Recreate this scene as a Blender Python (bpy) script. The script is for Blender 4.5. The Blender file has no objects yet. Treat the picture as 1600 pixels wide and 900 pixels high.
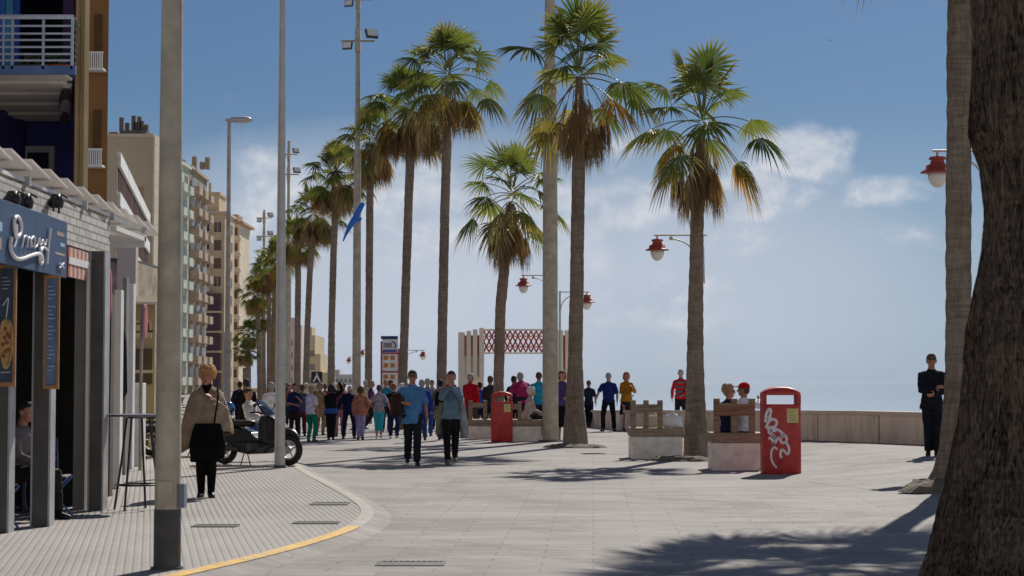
EXPOSURE = 0.0
SKYTINT = (.25, .34, .46)
BACK_FILL = (8.2, 8.0, 7.7)  # bright fill added to the unseen sky behind the camera, lifts shaded faces
CLOUDS = [(1255, 245, 115, 66, .44), (1325, 218, 42, 34, .24), (1190, 300, 140, 62, .38), (1390, 300, 110, 42, .32), (1420, 370, 120, 42, .24), (960, 238, 75, 50, .32), (1020, 315, 190, 62, .38), (1180, 385, 230, 50, .24), (850, 335, 130, 90, .30), (620, 330, 230, 110, .30), (440, 290, 110, 75, .30), (385, 340, 60, 40, .3), (1000, 440, 340, 80, .22)]
import bpy, math, random
from mathutils import Vector, Matrix, noise
R = math.radians
C = bpy.context.scene.collection
SC = bpy.context.scene
FPX = 2900.0
PITCH = math.atan(145/2900)
CZ = 1.6
SUN_AZ, SUN_EL = R(20), R(42)      # azimuth from +Y towards +X

# ------------------------------------------------------------------ terrain
def ss(a, b, x):
    t = min(1, max(0, (x-a)/(b-a))); return t*t*(3-2*t)
def gz(X, Y):
    return .24*ss(4.5, 7.5, X) - .13*ss(42, 52, Y)*(1-ss(-4, 0, X))
def ray(x, y):
    a, b = (x-800)/FPX, (450-y)/FPX
    c, s = math.cos(PITCH), math.sin(PITCH)
    return Vector((a, c-b*s, s+b*c))
def H(x, y, D):
    r = ray(x, y); return Vector((0, 0, CZ)) + r*(D/r.y)
def G(x, y, dz=0):
    z = 0
    r = ray(x, y)
    for _ in range(12):
        t = (z+dz-CZ)/r.z; p = Vector((0, 0, CZ))+r*t; z = gz(p.x, p.y)
    return Vector((p.x, p.y, z+dz))
def S(x, y, xf):
    r = ray(x, y); return Vector((0, 0, CZ))+r*(xf/r.x)
def ppm(D): return FPX/D

# ------------------------------------------------------------------ materials
def s2l(c): return c/12.92 if c <= .04045 else ((c+.055)/1.055)**2.4
def hexc(h): return tuple(s2l(int(h[i:i+2], 16)/255) for i in (0, 2, 4))
MATS = {}
def mat(name, col, rough=.7, var=.18, scale=3.0, metal=0, bump=0, bscale=None, spec=.4, trans=0, coat=0, detail=4):
    if name in MATS: return MATS[name]
    if isinstance(col, str): col = hexc(col)
    m = bpy.data.materials.new(name); m.use_nodes = True
    nt = m.node_tree; N = nt.nodes; L = nt.links
    b = N['Principled BSDF']
    b.inputs['Roughness'].default_value = rough; b.inputs['Metallic'].default_value = metal
    b.inputs['Specular IOR Level'].default_value = spec
    b.inputs['Coat Weight'].default_value = coat
    if trans: b.inputs['Transmission Weight'].default_value = trans
    tc = N.new('ShaderNodeTexCoord')
    nz = N.new('ShaderNodeTexNoise'); nz.inputs['Scale'].default_value = scale; nz.inputs['Detail'].default_value = detail
    L.new(tc.outputs['Object'], nz.inputs['Vector'])
    mr = N.new('ShaderNodeMapRange'); mr.inputs['From Min'].default_value = .3; mr.inputs['From Max'].default_value = .7
    mr.inputs['To Min'].default_value = 1-var; mr.inputs['To Max'].default_value = 1+var
    L.new(nz.outputs['Fac'], mr.inputs['Value'])
    vm = N.new('ShaderNodeVectorMath'); vm.operation = 'SCALE'; vm.inputs[0].default_value = col
    L.new(mr.outputs['Result'], vm.inputs['Scale']); L.new(vm.outputs['Vector'], b.inputs['Base Color'])
    if bump:
        n2 = N.new('ShaderNodeTexNoise'); n2.inputs['Scale'].default_value = bscale or scale*6; n2.inputs['Detail'].default_value = 5
        L.new(tc.outputs['Object'], n2.inputs['Vector'])
        bp = N.new('ShaderNodeBump'); bp.inputs['Strength'].default_value = bump; bp.inputs['Distance'].default_value = .02
        L.new(n2.outputs['Fac'], bp.inputs['Height']); L.new(bp.outputs['Normal'], b.inputs['Normal'])
    MATS[name] = m; return m
def fab(h, n=None): return mat('fabric_'+(n or h), h, .9, .30, 7, bump=.6, bscale=22, spec=.15, detail=7)

def node_mat(name):
    m = bpy.data.materials.new(name); m.use_nodes = True
    MATS[name] = m
    return m, m.node_tree.nodes, m.node_tree.links, m.node_tree.nodes['Principled BSDF']
def math_node(N, L, op, a, b=None, c=None, clamp=False):
    n = N.new('ShaderNodeMath'); n.operation = op; n.use_clamp = clamp
    for i, v in enumerate((a, b, c)):
        if v is None: continue
        if isinstance(v, (int, float)): n.inputs[i].default_value = v
        else: L.new(v, n.inputs[i])
    return n.outputs[0]
def ramp(N, L, fac, stops, mode='LINEAR'):
    r = N.new('ShaderNodeValToRGB'); r.color_ramp.interpolation = mode
    e = r.color_ramp.elements
    while len(e) < len(stops): e.new(.5)
    for k, (p, c) in enumerate(stops):
        e[k].position = p; e[k].color = (*c, 1) if len(c) == 3 else c
    L.new(fac, r.inputs['Fac']); return r.outputs['Color']
def noise_n(N, L, vec, scale, detail=4, rough=.5, dist=0):
    n = N.new('ShaderNodeTexNoise'); n.inputs['Scale'].default_value = scale; n.inputs['Detail'].default_value = detail
    n.inputs['Roughness'].default_value = rough; n.inputs['Distortion'].default_value = dist
    L.new(vec, n.inputs['Vector']); return n.outputs['Fac']
def mapping(N, L, vec, sc=(1, 1, 1), rot=(0, 0, 0), loc=(0, 0, 0)):
    m = N.new('ShaderNodeMapping'); m.inputs['Scale'].default_value = sc; m.inputs['Rotation'].default_value = rot
    m.inputs['Location'].default_value = loc
    L.new(vec, m.inputs['Vector']); return m.outputs['Vector']
def mixc(N, L, fac, a, b, mode='MIX'):
    m = N.new('ShaderNodeMix'); m.data_type = 'RGBA'; m.blend_type = mode
    if isinstance(fac, (int, float)): m.inputs['Factor'].default_value = fac
    else: L.new(fac, m.inputs['Factor'])
    for s, v in ((6, a), (7, b)):
        if isinstance(v, tuple): m.inputs[s].default_value = (*v, 1)
        else: L.new(v, m.inputs[s])
    return m.outputs[2]
def bump_n(N, L, h, strength=.5, dist=.01):
    b = N.new('ShaderNodeBump'); b.inputs['Strength'].default_value = strength; b.inputs['Distance'].default_value = dist
    L.new(h, b.inputs['Height']); return b.outputs['Normal']

# ------------------------------------------------------------------ mesh builder
class MB:
    def __init__(s): s.v = []; s.f = []; s.mi = []; s.sm = []; s.col = None
    def add(s, vs, fs, mi=0, sm=False, T=None):
        o = len(s.v)
        s.v += [tuple(T(Vector(p))) if T else tuple(p) for p in vs]
        s.f += [tuple(i+o for i in f) for f in fs]; s.mi += [mi]*len(fs); s.sm += [sm]*len(fs)
    def box(s, x0, x1, y0, y1, z0, z1, mi=0, T=None):
        vs = [(x, y, z) for z in (z0, z1) for y in (y0, y1) for x in (x0, x1)]
        s.add(vs, [(0, 2, 3, 1), (4, 5, 7, 6), (0, 1, 5, 4), (2, 6, 7, 3), (0, 4, 6, 2), (1, 3, 7, 5)], mi, False, T)
    def tube(s, pts, rad, n=10, mi=0, cap='flat', T=None, sm=True, flat=1.0):
        pts = [Vector(p) for p in pts]
        if isinstance(rad, (int, float)): rad = [rad]*len(pts)
        rad = list(rad)
        if cap == 'round':
            d0 = (pts[0]-pts[1]).normalized(); d1 = (pts[-1]-pts[-2]).normalized()
            a = [pts[0]+d0*rad[0]*.95, pts[0]+d0*rad[0]*.6]; b = [pts[-1]+d1*rad[-1]*.6, pts[-1]+d1*rad[-1]*.95]
            pts = a+pts+b; rad = [rad[0]*.3, rad[0]*.8]+rad+[rad[-1]*.8, rad[-1]*.3]
        vs = []; t0 = None; ref = None
        for i, p in enumerate(pts):
            t = (pts[min(i+1, len(pts)-1)]-pts[max(i-1, 0)]).normalized()
            if ref is None:
                ref = Vector((1, 0, 0)) if abs(t.x) < .9 else Vector((0, 1, 0))
            ref = (ref-t*ref.dot(t)).normalized(); b = t.cross(ref)
            for k in range(n):
                a = 2*math.pi*k/n
                vs.append(p+ref*math.cos(a)*rad[i]+b*math.sin(a)*rad[i]*flat)
        fs = []
        for i in range(len(pts)-1):
            for k in range(n):
                k2 = (k+1) % n
                fs.append((i*n+k, i*n+k2, (i+1)*n+k2, (i+1)*n+k))
        s.add(vs, fs, mi, sm, T)
        s.add([vs[k] for k in range(n)], [tuple(range(n-1, -1, -1))], mi, False, T)
        s.add([vs[-n+k] for k in range(n)], [tuple(range(n))], mi, False, T)
    def loft(s, secs, n=20, mi=0, T=None, sm=True, power=2.0, caps=True, M=None):
        """secs: (cx,cy,cz,rx,ry) horizontal superellipse sections"""
        vs = []
        for (cx, cy, cz, rx, ry) in secs:
            for k in range(n):
                a = 2*math.pi*(k+.5)/n; c, q = math.cos(a), math.sin(a)
                vs.append((cx+rx*math.copysign(abs(c)**(2/power), c), cy+ry*math.copysign(abs(q)**(2/power), q), cz))
        fs = []
        for i in range(len(secs)-1):
            for k in range(n):
                k2 = (k+1) % n; fs.append((i*n+k, i*n+k2, (i+1)*n+k2, (i+1)*n+k))
        if caps: fs += [tuple(range(n-1, -1, -1)), tuple((len(secs)-1)*n+k for k in range(n))]
        s.add(vs, fs, mi, sm, T)
    def ell(s, c, r, n=12, m=8, mi=0, T=None, rot=None):
        vs = []; c = Vector(c)
        for i in range(m+1):
            th = math.pi*i/m
            for k in range(n):
                a = 2*math.pi*k/n
                p = Vector((r[0]*math.sin(th)*math.cos(a), r[1]*math.sin(th)*math.sin(a), r[2]*math.cos(th)))
                if i in (0, m): p.x *= 0; p.y *= 0; p += Vector((1e-4*math.cos(a), 1e-4*math.sin(a), 0))
                if rot: p = rot @ p
                vs.append(c+p)
        fs = []
        for i in range(m):
            for k in range(n):
                k2 = (k+1) % n; fs.append((i*n+k, (i+1)*n+k, (i+1)*n+k2, i*n+k2))
        fs += [tuple(range(n)), tuple(m*n+k for k in range(n-1, -1, -1))]
        s.add(vs, fs, mi, True, T)
    def prism(s, poly, z0, z1, mi=0, T=None):
        n = len(poly)
        vs = [(x, y, z0) for x, y in poly]+[(x, y, z1) for x, y in poly]
        fs = [tuple(range(n-1, -1, -1)), tuple(range(n, 2*n))]+[(k, (k+1) % n, n+(k+1) % n, n+k) for k in range(n)]
        s.add(vs, fs, mi, False, T)
    def torus(s, c, Rr, r, axis='y', n=28, m=8, mi=0, T=None):
        vs = []
        for i in range(n):
            a = 2*math.pi*i/n
            for k in range(m):
                b = 2*math.pi*k/m; q = Rr+r*math.cos(b); h = r*math.sin(b)
                p = {'y': (q*math.cos(a), h, q*math.sin(a)), 'x': (h, q*math.cos(a), q*math.sin(a)), 'z': (q*math.cos(a), q*math.sin(a), h)}[axis]
                vs.append(Vector(c)+Vector(p))
        fs = [(i*m+k, ((i+1) % n)*m+k, ((i+1) % n)*m+(k+1) % m, i*m+(k+1) % m) for i in range(n) for k in range(m)]
        s.add(vs, fs, mi, True, T)
    def mesh(s, name, mats):
        me = bpy.data.meshes.new(name); me.from_pydata(s.v, [], s.f)
        me.polygons.foreach_set('material_index', s.mi); me.polygons.foreach_set('use_smooth', s.sm)
        if not isinstance(mats, (list, tuple)): mats = [mats]
        for m in mats: me.materials.append(m)
        if s.col is not None:
            ca = me.color_attributes.new('Col', 'FLOAT_COLOR', 'POINT')
            flat = []
            for c in s.col: flat += [c[0], c[1], c[2], 1]
            ca.data.foreach_set('color', flat)
        me.update(); return me
    def build(s, name, mats, parent=None, bevel=0, fixn=True):
        me = s.mesh(name, mats)
        if fixn:
            import bmesh
            bm = bmesh.new(); bm.from_mesh(me); bmesh.ops.recalc_face_normals(bm, faces=bm.faces); bm.to_mesh(me); bm.free()
        o = bpy.data.objects.new(name, me); C.objects.link(o)
        if parent: o.parent = parent
        if bevel:
            b = o.modifiers.new('bevel', 'BEVEL'); b.width = bevel; b.segments = 2; b.limit_method = 'ANGLE'
        return o
def inst(name, me, parent=None, loc=(0, 0, 0), rotz=0, scale=None):
    o = bpy.data.objects.new(name, me); C.objects.link(o); o.location = loc; o.rotation_euler.z = rotz
    if parent: o.parent = parent
    if scale: o.scale = scale
    return o
def tag(o, label=None, cat=None, group=None, kind=None):
    if label: o['label'] = label
    if cat: o['category'] = cat
    if group: o['group'] = group
    if kind: o['kind'] = kind
    return o
def thing(name, loc, label, cat, rotz=0, group=None):
    o = bpy.data.objects.new(name, None); C.objects.link(o); o.location = loc; o.rotation_euler.z = rotz
    o.empty_display_size = .2
    return tag(o, label, cat, group)
def kids(o): return [c for c in bpy.data.objects if c.parent == o]
def copy_tree(o, kidmap, parent=None):
    c = o.copy(); C.objects.link(c); c.parent = parent
    for ch in kidmap.get(o.name, []): copy_tree(ch, kidmap, c)
    return c
def kmap():
    d = {}
    for c in bpy.data.objects:
        if c.parent: d.setdefault(c.parent.name, []).append(c)
    return d
def struct(o): o['kind'] = 'structure'; return o

# ------------------------------------------------------------------ render, camera, light
SC.render.engine = 'CYCLES'
SC.view_settings.view_transform = 'Standard'; SC.view_settings.look = 'None'; SC.view_settings.gamma = 1
SC.view_settings.exposure = EXPOSURE if 'EXPOSURE' in globals() else 0.0
SC.cycles.max_bounces = 6; SC.cycles.transparent_max_bounces = 8
cd = bpy.data.cameras.new('camera'); cam = bpy.data.objects.new('camera', cd); C.objects.link(cam)
cam.location = (0, 0, CZ); cam.rotation_euler = (R(90)+PITCH, 0, 0)
cd.sensor_width = 36; cd.lens = 36*FPX/1600; cd.clip_end = 30000; cd.clip_start = .1
cd.dof.use_dof = True; cd.dof.focus_distance = 32; cd.dof.aperture_fstop = 4.5
SC.camera = cam
sl = bpy.data.lights.new('sun', 'SUN'); sun = bpy.data.objects.new('sun', sl); C.objects.link(sun)
sl.energy = 4.8; sl.angle = R(.53); sl.color = (1, .94, .85)
sd = Vector((math.sin(SUN_AZ)*math.cos(SUN_EL), math.cos(SUN_AZ)*math.cos(SUN_EL), math.sin(SUN_EL)))
sun.rotation_euler = sd.to_track_quat('Z', 'Y').to_euler()
sun.location = (0, 0, 40)

W = bpy.data.worlds.new('World'); SC.world = W; W.use_nodes = True
N = W.node_tree.nodes; L = W.node_tree.links
bg = N['Background']
sky = N.new('ShaderNodeTexSky'); sky.sky_type = 'NISHITA'; sky.sun_disc = False
sky.sun_elevation = SUN_EL; sky.sun_rotation = SUN_AZ; sky.air_density = 1.0; sky.dust_density = .6; sky.ozone_density = 2.0
bg.inputs['Strength'].default_value = .1
tc = N.new('ShaderNodeTexCoord')
sx = N.new('ShaderNodeSeparateXYZ'); L.new(tc.outputs['Generated'], sx.inputs[0])
ay = math_node(N, L, 'MAXIMUM', math_node(N, L, 'ABSOLUTE', sx.outputs['Y']), .25)
u = math_node(N, L, 'DIVIDE', sx.outputs['X'], ay); v = math_node(N, L, 'DIVIDE', sx.outputs['Z'], ay)
cb = N.new('ShaderNodeCombineXYZ'); L.new(u, cb.inputs[0]); L.new(v, cb.inputs[1]); cb.inputs[2].default_value = 3.7
uv = cb.outputs[0]
def px2uv(x, y): r = ray(x, y); return r.x/r.y, r.z/r.y
def blob(x, y, rx, ry, amp):
    u0, v0 = px2uv(x, y)
    a = math_node(N, L, 'DIVIDE', math_node(N, L, 'SUBTRACT', u, u0), rx/FPX)
    b = math_node(N, L, 'DIVIDE', math_node(N, L, 'SUBTRACT', v, v0), ry/FPX)
    d = math_node(N, L, 'ADD', math_node(N, L, 'MULTIPLY', a, a), math_node(N, L, 'MULTIPLY', b, b))
    e = math_node(N, L, 'SUBTRACT', 1, d, clamp=True)
    return math_node(N, L, 'MULTIPLY', e, amp)
acc = 0.0
for bb in CLOUDS:
    o = blob(*bb); acc = o if isinstance(acc, float) else math_node(N, L, 'MAXIMUM', acc, o)
n1 = noise_n(N, L, mapping(N, L, uv, (1, 1.25, 1)), 17, 12, .56, .15)
n2 = noise_n(N, L, mapping(N, L, uv, (1, 1.3, 1), loc=(3, 1, 0)), 7, 5, .5)
dn = math_node(N, L, 'ADD', math_node(N, L, 'MULTIPLY', n1, 1.0), acc)
mr = N.new('ShaderNodeMapRange'); mr.interpolation_type = 'SMOOTHSTEP'
L.new(dn, mr.inputs['Value']); mr.inputs['From Min'].default_value = .60; mr.inputs['From Max'].default_value = .90
puff = mr.outputs['Result']
# veil of thin cloud low down
lo = N.new('ShaderNodeMapRange'); lo.interpolation_type = 'SMOOTHSTEP'
L.new(v, lo.inputs['Value']); lo.inputs['From Min'].default_value = .16; lo.inputs['From Max'].default_value = .02
lo.inputs['To Min'].default_value = 0; lo.inputs['To Max'].default_value = .74
veil = math_node(N, L, 'MULTIPLY', lo.outputs['Result'], math_node(N, L, 'ADD', .5, math_node(N, L, 'MULTIPLY', n2, .85)), clamp=True)
nz3 = noise_n(N, L, mapping(N, L, uv, (1, 1.25, 1), loc=(.004, -.006, 0)), 17, 12, .56, .15)
shade = N.new('ShaderNodeMapRange'); L.new(math_node(N, L, 'SUBTRACT', n1, nz3), shade.inputs['Value'])
shade.inputs['From Min'].default_value = -.08; shade.inputs['From Max'].default_value = .08
cc = mixc(N, L, shade.outputs['Result'], (4.3, 5.0, 6.1), (6.7, 6.9, 7.4))
skc = mixc(N, L, 1.0, sky.outputs[0], SKYTINT, 'MULTIPLY')
c1 = mixc(N, L, veil, skc, (4.2, 5.15, 6.6))
vf = N.new('ShaderNodeMapRange'); vf.interpolation_type = 'SMOOTHSTEP'; L.new(v, vf.inputs['Value']); vf.inputs['From Min'].default_value = .165; vf.inputs['From Max'].default_value = .125
gl_ = math_node(N, L, 'MULTIPLY', math_node(N, L, 'MAXIMUM', blob(640, 440, 620, 270, 1.0), blob(1080, 430, 420, 230, .75)), math_node(N, L, 'ADD', .35, math_node(N, L, 'MULTIPLY', n2, .9)), clamp=True)
c1 = mixc(N, L, gl_, c1, (5.5, 5.95, 6.9))
pf = math_node(N, L, 'MULTIPLY', math_node(N, L, 'MULTIPLY', puff, .9), vf.outputs['Result'])
c2 = mixc(N, L, pf, c1, cc)
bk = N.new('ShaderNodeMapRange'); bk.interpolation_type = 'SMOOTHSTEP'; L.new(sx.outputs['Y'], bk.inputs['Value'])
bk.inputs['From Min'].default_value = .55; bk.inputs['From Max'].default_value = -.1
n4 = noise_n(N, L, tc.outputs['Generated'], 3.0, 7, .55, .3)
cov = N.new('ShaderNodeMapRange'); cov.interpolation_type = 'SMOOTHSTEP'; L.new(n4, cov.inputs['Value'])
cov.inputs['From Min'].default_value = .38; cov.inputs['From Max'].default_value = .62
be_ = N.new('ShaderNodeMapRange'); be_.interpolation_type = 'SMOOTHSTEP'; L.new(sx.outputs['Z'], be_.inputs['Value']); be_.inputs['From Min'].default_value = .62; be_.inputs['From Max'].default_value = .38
c3 = mixc(N, L, math_node(N, L, 'MULTIPLY', be_.outputs['Result'], math_node(N, L, 'MULTIPLY', bk.outputs['Result'], cov.outputs['Result'])), c2, BACK_FILL)  # blends the added fill low into the rear sky, in noisy patches
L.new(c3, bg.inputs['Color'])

# ------------------------------------------------------------------ ground materials
def promenade_mat():
    m, N, L, b = node_mat('promenade_pavers')
    tc = N.new('ShaderNodeTexCoord'); o = tc.outputs['Object']
    br = N.new('ShaderNodeTexBrick'); L.new(mapping(N, L, o, rot=(0, 0, R(2.5))), br.inputs['Vector'])
    br.inputs['Scale'].default_value = 1; br.inputs['Brick Width'].default_value = .9; br.inputs['Row Height'].default_value = .3
    br.inputs['Mortar Size'].default_value = .012; br.inputs['Mortar Smooth'].default_value = .3; br.inputs['Bias'].default_value = 0
    br.inputs['Color1'].default_value = (.335, .313, .298, 1); br.inputs['Color2'].default_value = (.29, .271, .258, 1)
    br.inputs['Mortar'].default_value = (.235, .22, .208, 1)
    n1 = noise_n(N, L, mapping(N, L, o, (.12, .5, 1)), 2.2, 7, .65)
    n2 = noise_n(N, L, mapping(N, L, o, (.35, 1, 1)), 7, 6, .65)
    f1 = ramp(N, L, n1, [(.32, (.80, .80, .80)), (.68, (1.10, 1.09, 1.08))])
    f2 = ramp(N, L, n2, [(.3, (.9, .9, .9)), (.7, (1.06, 1.06, 1.06))])
    c = mixc(N, L, 1.0, mixc(N, L, 1.0, br.outputs['Color'], f1, 'MULTIPLY'), f2, 'MULTIPLY')
    n3 = noise_n(N, L, mapping(N, L, o, loc=(5, 5, 0)), 5.5, 3, .5)
    spots = ramp(N, L, n3, [(.27, (.6, .58, .56)), (.315, (1, 1, 1))])
    c = mixc(N, L, 1.0, c, spots, 'MULTIPLY')
    n5 = noise_n(N, L, mapping(N, L, o, (.5, .5, 1), loc=(9, 2, 0)), 1.0, 9, .7, .8)
    c = mixc(N, L, 1.0, c, ramp(N, L, n5, [(.40, (.80, .79, .775)), (.50, (1, 1, 1)), (.66, (1.07, 1.07, 1.06))]), 'MULTIPLY')
    vo = N.new('ShaderNodeTexVoronoi'); vo.inputs['Scale'].default_value = 2.3; L.new(o, vo.inputs['Vector'])
    c = mixc(N, L, 1.0, c, ramp(N, L, vo.outputs['Distance'], [(.05, (.55, .54, .52)), (.075, (1, 1, 1))]), 'MULTIPLY')
    L.new(c, b.inputs['Base Color']); b.inputs['Roughness'].default_value = .8; b.inputs['Specular IOR Level'].default_value = .25
    L.new(bump_n(N, L, n2, .25, .01), b.inputs['Normal'])
    return m
def sidewalk_mat():
    m, N, L, b = node_mat('sidewalk_tiles')
    tc = N.new('ShaderNodeTexCoord'); o = tc.outputs['Object']
    rot = mapping(N, L, o, rot=(0, 0, R(-11)))
    sx = N.new('ShaderNodeSeparateXYZ'); L.new(rot, sx.inputs[0])
    def groove(ch, pitch, w):
        f = math_node(N, L, 'FRACT', math_node(N, L, 'DIVIDE', sx.outputs[ch], pitch))
        d = math_node(N, L, 'ABSOLUTE', math_node(N, L, 'SUBTRACT', f, .5))
        r = N.new('ShaderNodeMapRange'); r.interpolation_type = 'SMOOTHSTEP'; L.new(d, r.inputs['Value'])
        r.inputs['From Min'].default_value = .5-w*1.6; r.inputs['From Max'].default_value = .5-w*.4
        return r.outputs['Result']
    ga = groove('X', .07, .16); gb = groove('Y', .28, .03)
    g = math_node(N, L, 'MAXIMUM', ga, gb)
    n1 = noise_n(N, L, mapping(N, L, o, (.8, .3, 1)), 1.2, 6, .6); n2 = noise_n(N, L, o, 12, 5, .6)
    base = ramp(N, L, n1, [(.3, (.29, .27, .255)), (.7, (.38, .357, .338))])
    base = mixc(N, L, 1.0, base, ramp(N, L, n2, [(.3, (.88, .88, .88)), (.7, (1.07, 1.07, 1.07))]), 'MULTIPLY')
    so = N.new('ShaderNodeSeparateXYZ'); L.new(o, so.inputs[0]); zn = N.new('ShaderNodeMapRange'); L.new(so.outputs['Y'], zn.inputs['Value'])
    zn.inputs['From Min'].default_value = 20.6; zn.inputs['From Max'].default_value = 21.4; zn.inputs['To Min'].default_value = .12; zn.inputs['To Max'].default_value = .55
    c = mixc(N, L, math_node(N, L, 'MULTIPLY', g, zn.outputs['Result']), base, (.13, .115, .10))
    L.new(c, b.inputs['Base Color']); b.inputs['Roughness'].default_value = .85
    L.new(bump_n(N, L, math_node(N, L, 'SUBTRACT', 1, g), .5, .01), b.inputs['Normal'])
    return m
def sea_mat():
    m, N, L, b = node_mat('sea_water')
    tc = N.new('ShaderNodeTexCoord'); o = tc.outputs['Object']
    b.inputs['Base Color'].default_value = (.30, .36, .42, 1); b.inputs['Roughness'].default_value = .07
    n = noise_n(N, L, mapping(N, L, o, (1, .4, 1)), .25, 4, .6)
    L.new(bump_n(N, L, n, .02, .1), b.inputs['Normal'])
    return m
def wood_mat(name, c0, c1):
    m, N, L, b = node_mat(name)
    tc = N.new('ShaderNodeTexCoord'); o = tc.outputs['Object']
    n = noise_n(N, L, mapping(N, L, o, (1.5, 8, 14)), 2.2, 6, .6, .3)
    L.new(ramp(N, L, n, [(.3, c0), (.7, c1)]), b.inputs['Base Color']); b.inputs['Roughness'].default_value = .7
    L.new(bump_n(N, L, n, .3, .005), b.inputs['Normal'])
    return m
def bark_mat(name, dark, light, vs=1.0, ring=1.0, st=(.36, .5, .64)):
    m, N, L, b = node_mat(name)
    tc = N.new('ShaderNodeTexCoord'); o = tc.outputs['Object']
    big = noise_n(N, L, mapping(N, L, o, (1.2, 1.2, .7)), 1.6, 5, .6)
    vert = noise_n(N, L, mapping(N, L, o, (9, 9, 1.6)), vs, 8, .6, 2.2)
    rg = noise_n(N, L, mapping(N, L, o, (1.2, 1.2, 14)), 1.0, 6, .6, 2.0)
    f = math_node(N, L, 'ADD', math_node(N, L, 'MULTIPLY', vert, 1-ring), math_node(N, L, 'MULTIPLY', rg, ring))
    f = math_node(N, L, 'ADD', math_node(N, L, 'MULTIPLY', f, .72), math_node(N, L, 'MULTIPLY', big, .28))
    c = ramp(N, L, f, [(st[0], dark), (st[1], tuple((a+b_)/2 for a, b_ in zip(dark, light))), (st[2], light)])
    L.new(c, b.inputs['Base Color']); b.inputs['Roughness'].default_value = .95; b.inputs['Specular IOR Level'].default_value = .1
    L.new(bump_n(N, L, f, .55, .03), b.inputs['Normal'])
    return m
def leaf_mat():
    m, N, L, b = node_mat('palm_leaf')
    at = N.new('ShaderNodeAttribute'); at.attribute_name = 'Col'
    L.new(at.outputs['Color'], b.inputs['Base Color']); b.inputs['Roughness'].default_value = .5
    b.inputs['Specular IOR Level'].default_value = .35
    tr = N.new('ShaderNodeBsdfTranslucent')
    L.new(mixc(N, L, 1.0, at.outputs['Color'], (1.35, 1.4, .7), 'MULTIPLY'), tr.inputs['Color'])
    mx = N.new('ShaderNodeMixShader'); mx.inputs[0].default_value = .38
    out = N['Material Output']; L.new(b.outputs[0], mx.inputs[1]); L.new(tr.outputs[0], mx.inputs[2]); L.new(mx.outputs[0], out.inputs['Surface'])
    return m
M_prom = promenade_mat(); M_walk = sidewalk_mat(); M_sea = sea_mat(); M_leaf = leaf_mat()
M_wood = wood_mat('bench_wood', (.13, .095, .062), (.37, .28, .195))
M_wood2 = wood_mat('bench_plank_warm', (.16, .08, .045), (.33, .19, .115))
M_bark = bark_mat('palm_bark', (.10, .075, .055), (.34, .275, .215), 1.2, .5)
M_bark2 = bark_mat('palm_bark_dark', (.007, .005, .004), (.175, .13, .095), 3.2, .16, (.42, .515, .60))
M_kerb = mat('kerb_stone', (.40, .37, .33), .85, .15, 4, bump=.3)
M_yel = mat('yellow_kerb_paint', (.66, .40, .08), .7, .22, 7, bump=.3)
M_wallr = mat('sea_wall_render', (.76, .62, .49), .9, .1, 1.5, bump=.3)
def overlay(m, fn):
    N, L = m.node_tree.nodes, m.node_tree.links; b = N['Principled BSDF']; src = b.inputs['Base Color'].links[0].from_socket
    tc = N.new('ShaderNodeTexCoord'); L.new(fn(N, L, src, tc.outputs['Object']), b.inputs['Base Color'])
def joints(N, L, src, o):
    sx = N.new('ShaderNodeSeparateXYZ'); L.new(o, sx.inputs[0])
    f = math_node(N, L, 'FRACT', math_node(N, L, 'DIVIDE', sx.outputs['Y'], 2.4)); d = math_node(N, L, 'LESS_THAN', f, .018)
    c = mixc(N, L, math_node(N, L, 'MULTIPLY', d, .65), src, (.10, .085, .07))
    st = noise_n(N, L, mapping(N, L, o, (1.6, 1.6, .25)), 2.6, 7, .65)
    return mixc(N, L, 1.0, c, ramp(N, L, st, [(.36, (.74, .70, .66)), (.52, (1, 1, 1))]), 'MULTIPLY')
def worn(N, L, src, o):
    n = noise_n(N, L, o, 9, 8, .7); return mixc(N, L, ramp(N, L, n, [(.38, (0, 0, 0)), (.48, (1, 1, 1))]), (.42, .36, .27), src)
overlay(M_wallr, joints); overlay(M_yel, worn)
M_cop = mat('sea_wall_coping', (.60, .50, .40), .85, .1, 3, bump=.2)
M_galv = mat('galvanised_pole', (.45, .40, .31), .6, .22, 5, metal=.1, bump=.15)
M_galv2 = mat('pale_painted_pole', (.50, .49, .46), .5, .12, 4, metal=.2)
M_dpole = mat('dark_pole_base_paint', (.07, .068, .065), .6, .3, 6)
M_red = mat('bin_red_paint', (.46, .035, .03), .5, .26, 9, coat=.1, bump=.15, bscale=30, detail=9)
M_lred = mat('lantern_red_paint', (.36, .06, .045), .45, .15, 8)
M_conc = mat('bench_concrete', (.78, .72, .64), .85, .2, 5, bump=.35, detail=9)
M_black = mat('black_metal', (.02, .02, .022), .4, .2, 6)
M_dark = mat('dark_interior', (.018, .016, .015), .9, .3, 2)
M_white = mat('white_paint', (.72, .72, .70), .6, .08, 3)
M_glass = mat('window_glass', (.03, .04, .055), .12, .2, 2, spec=.6)
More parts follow.
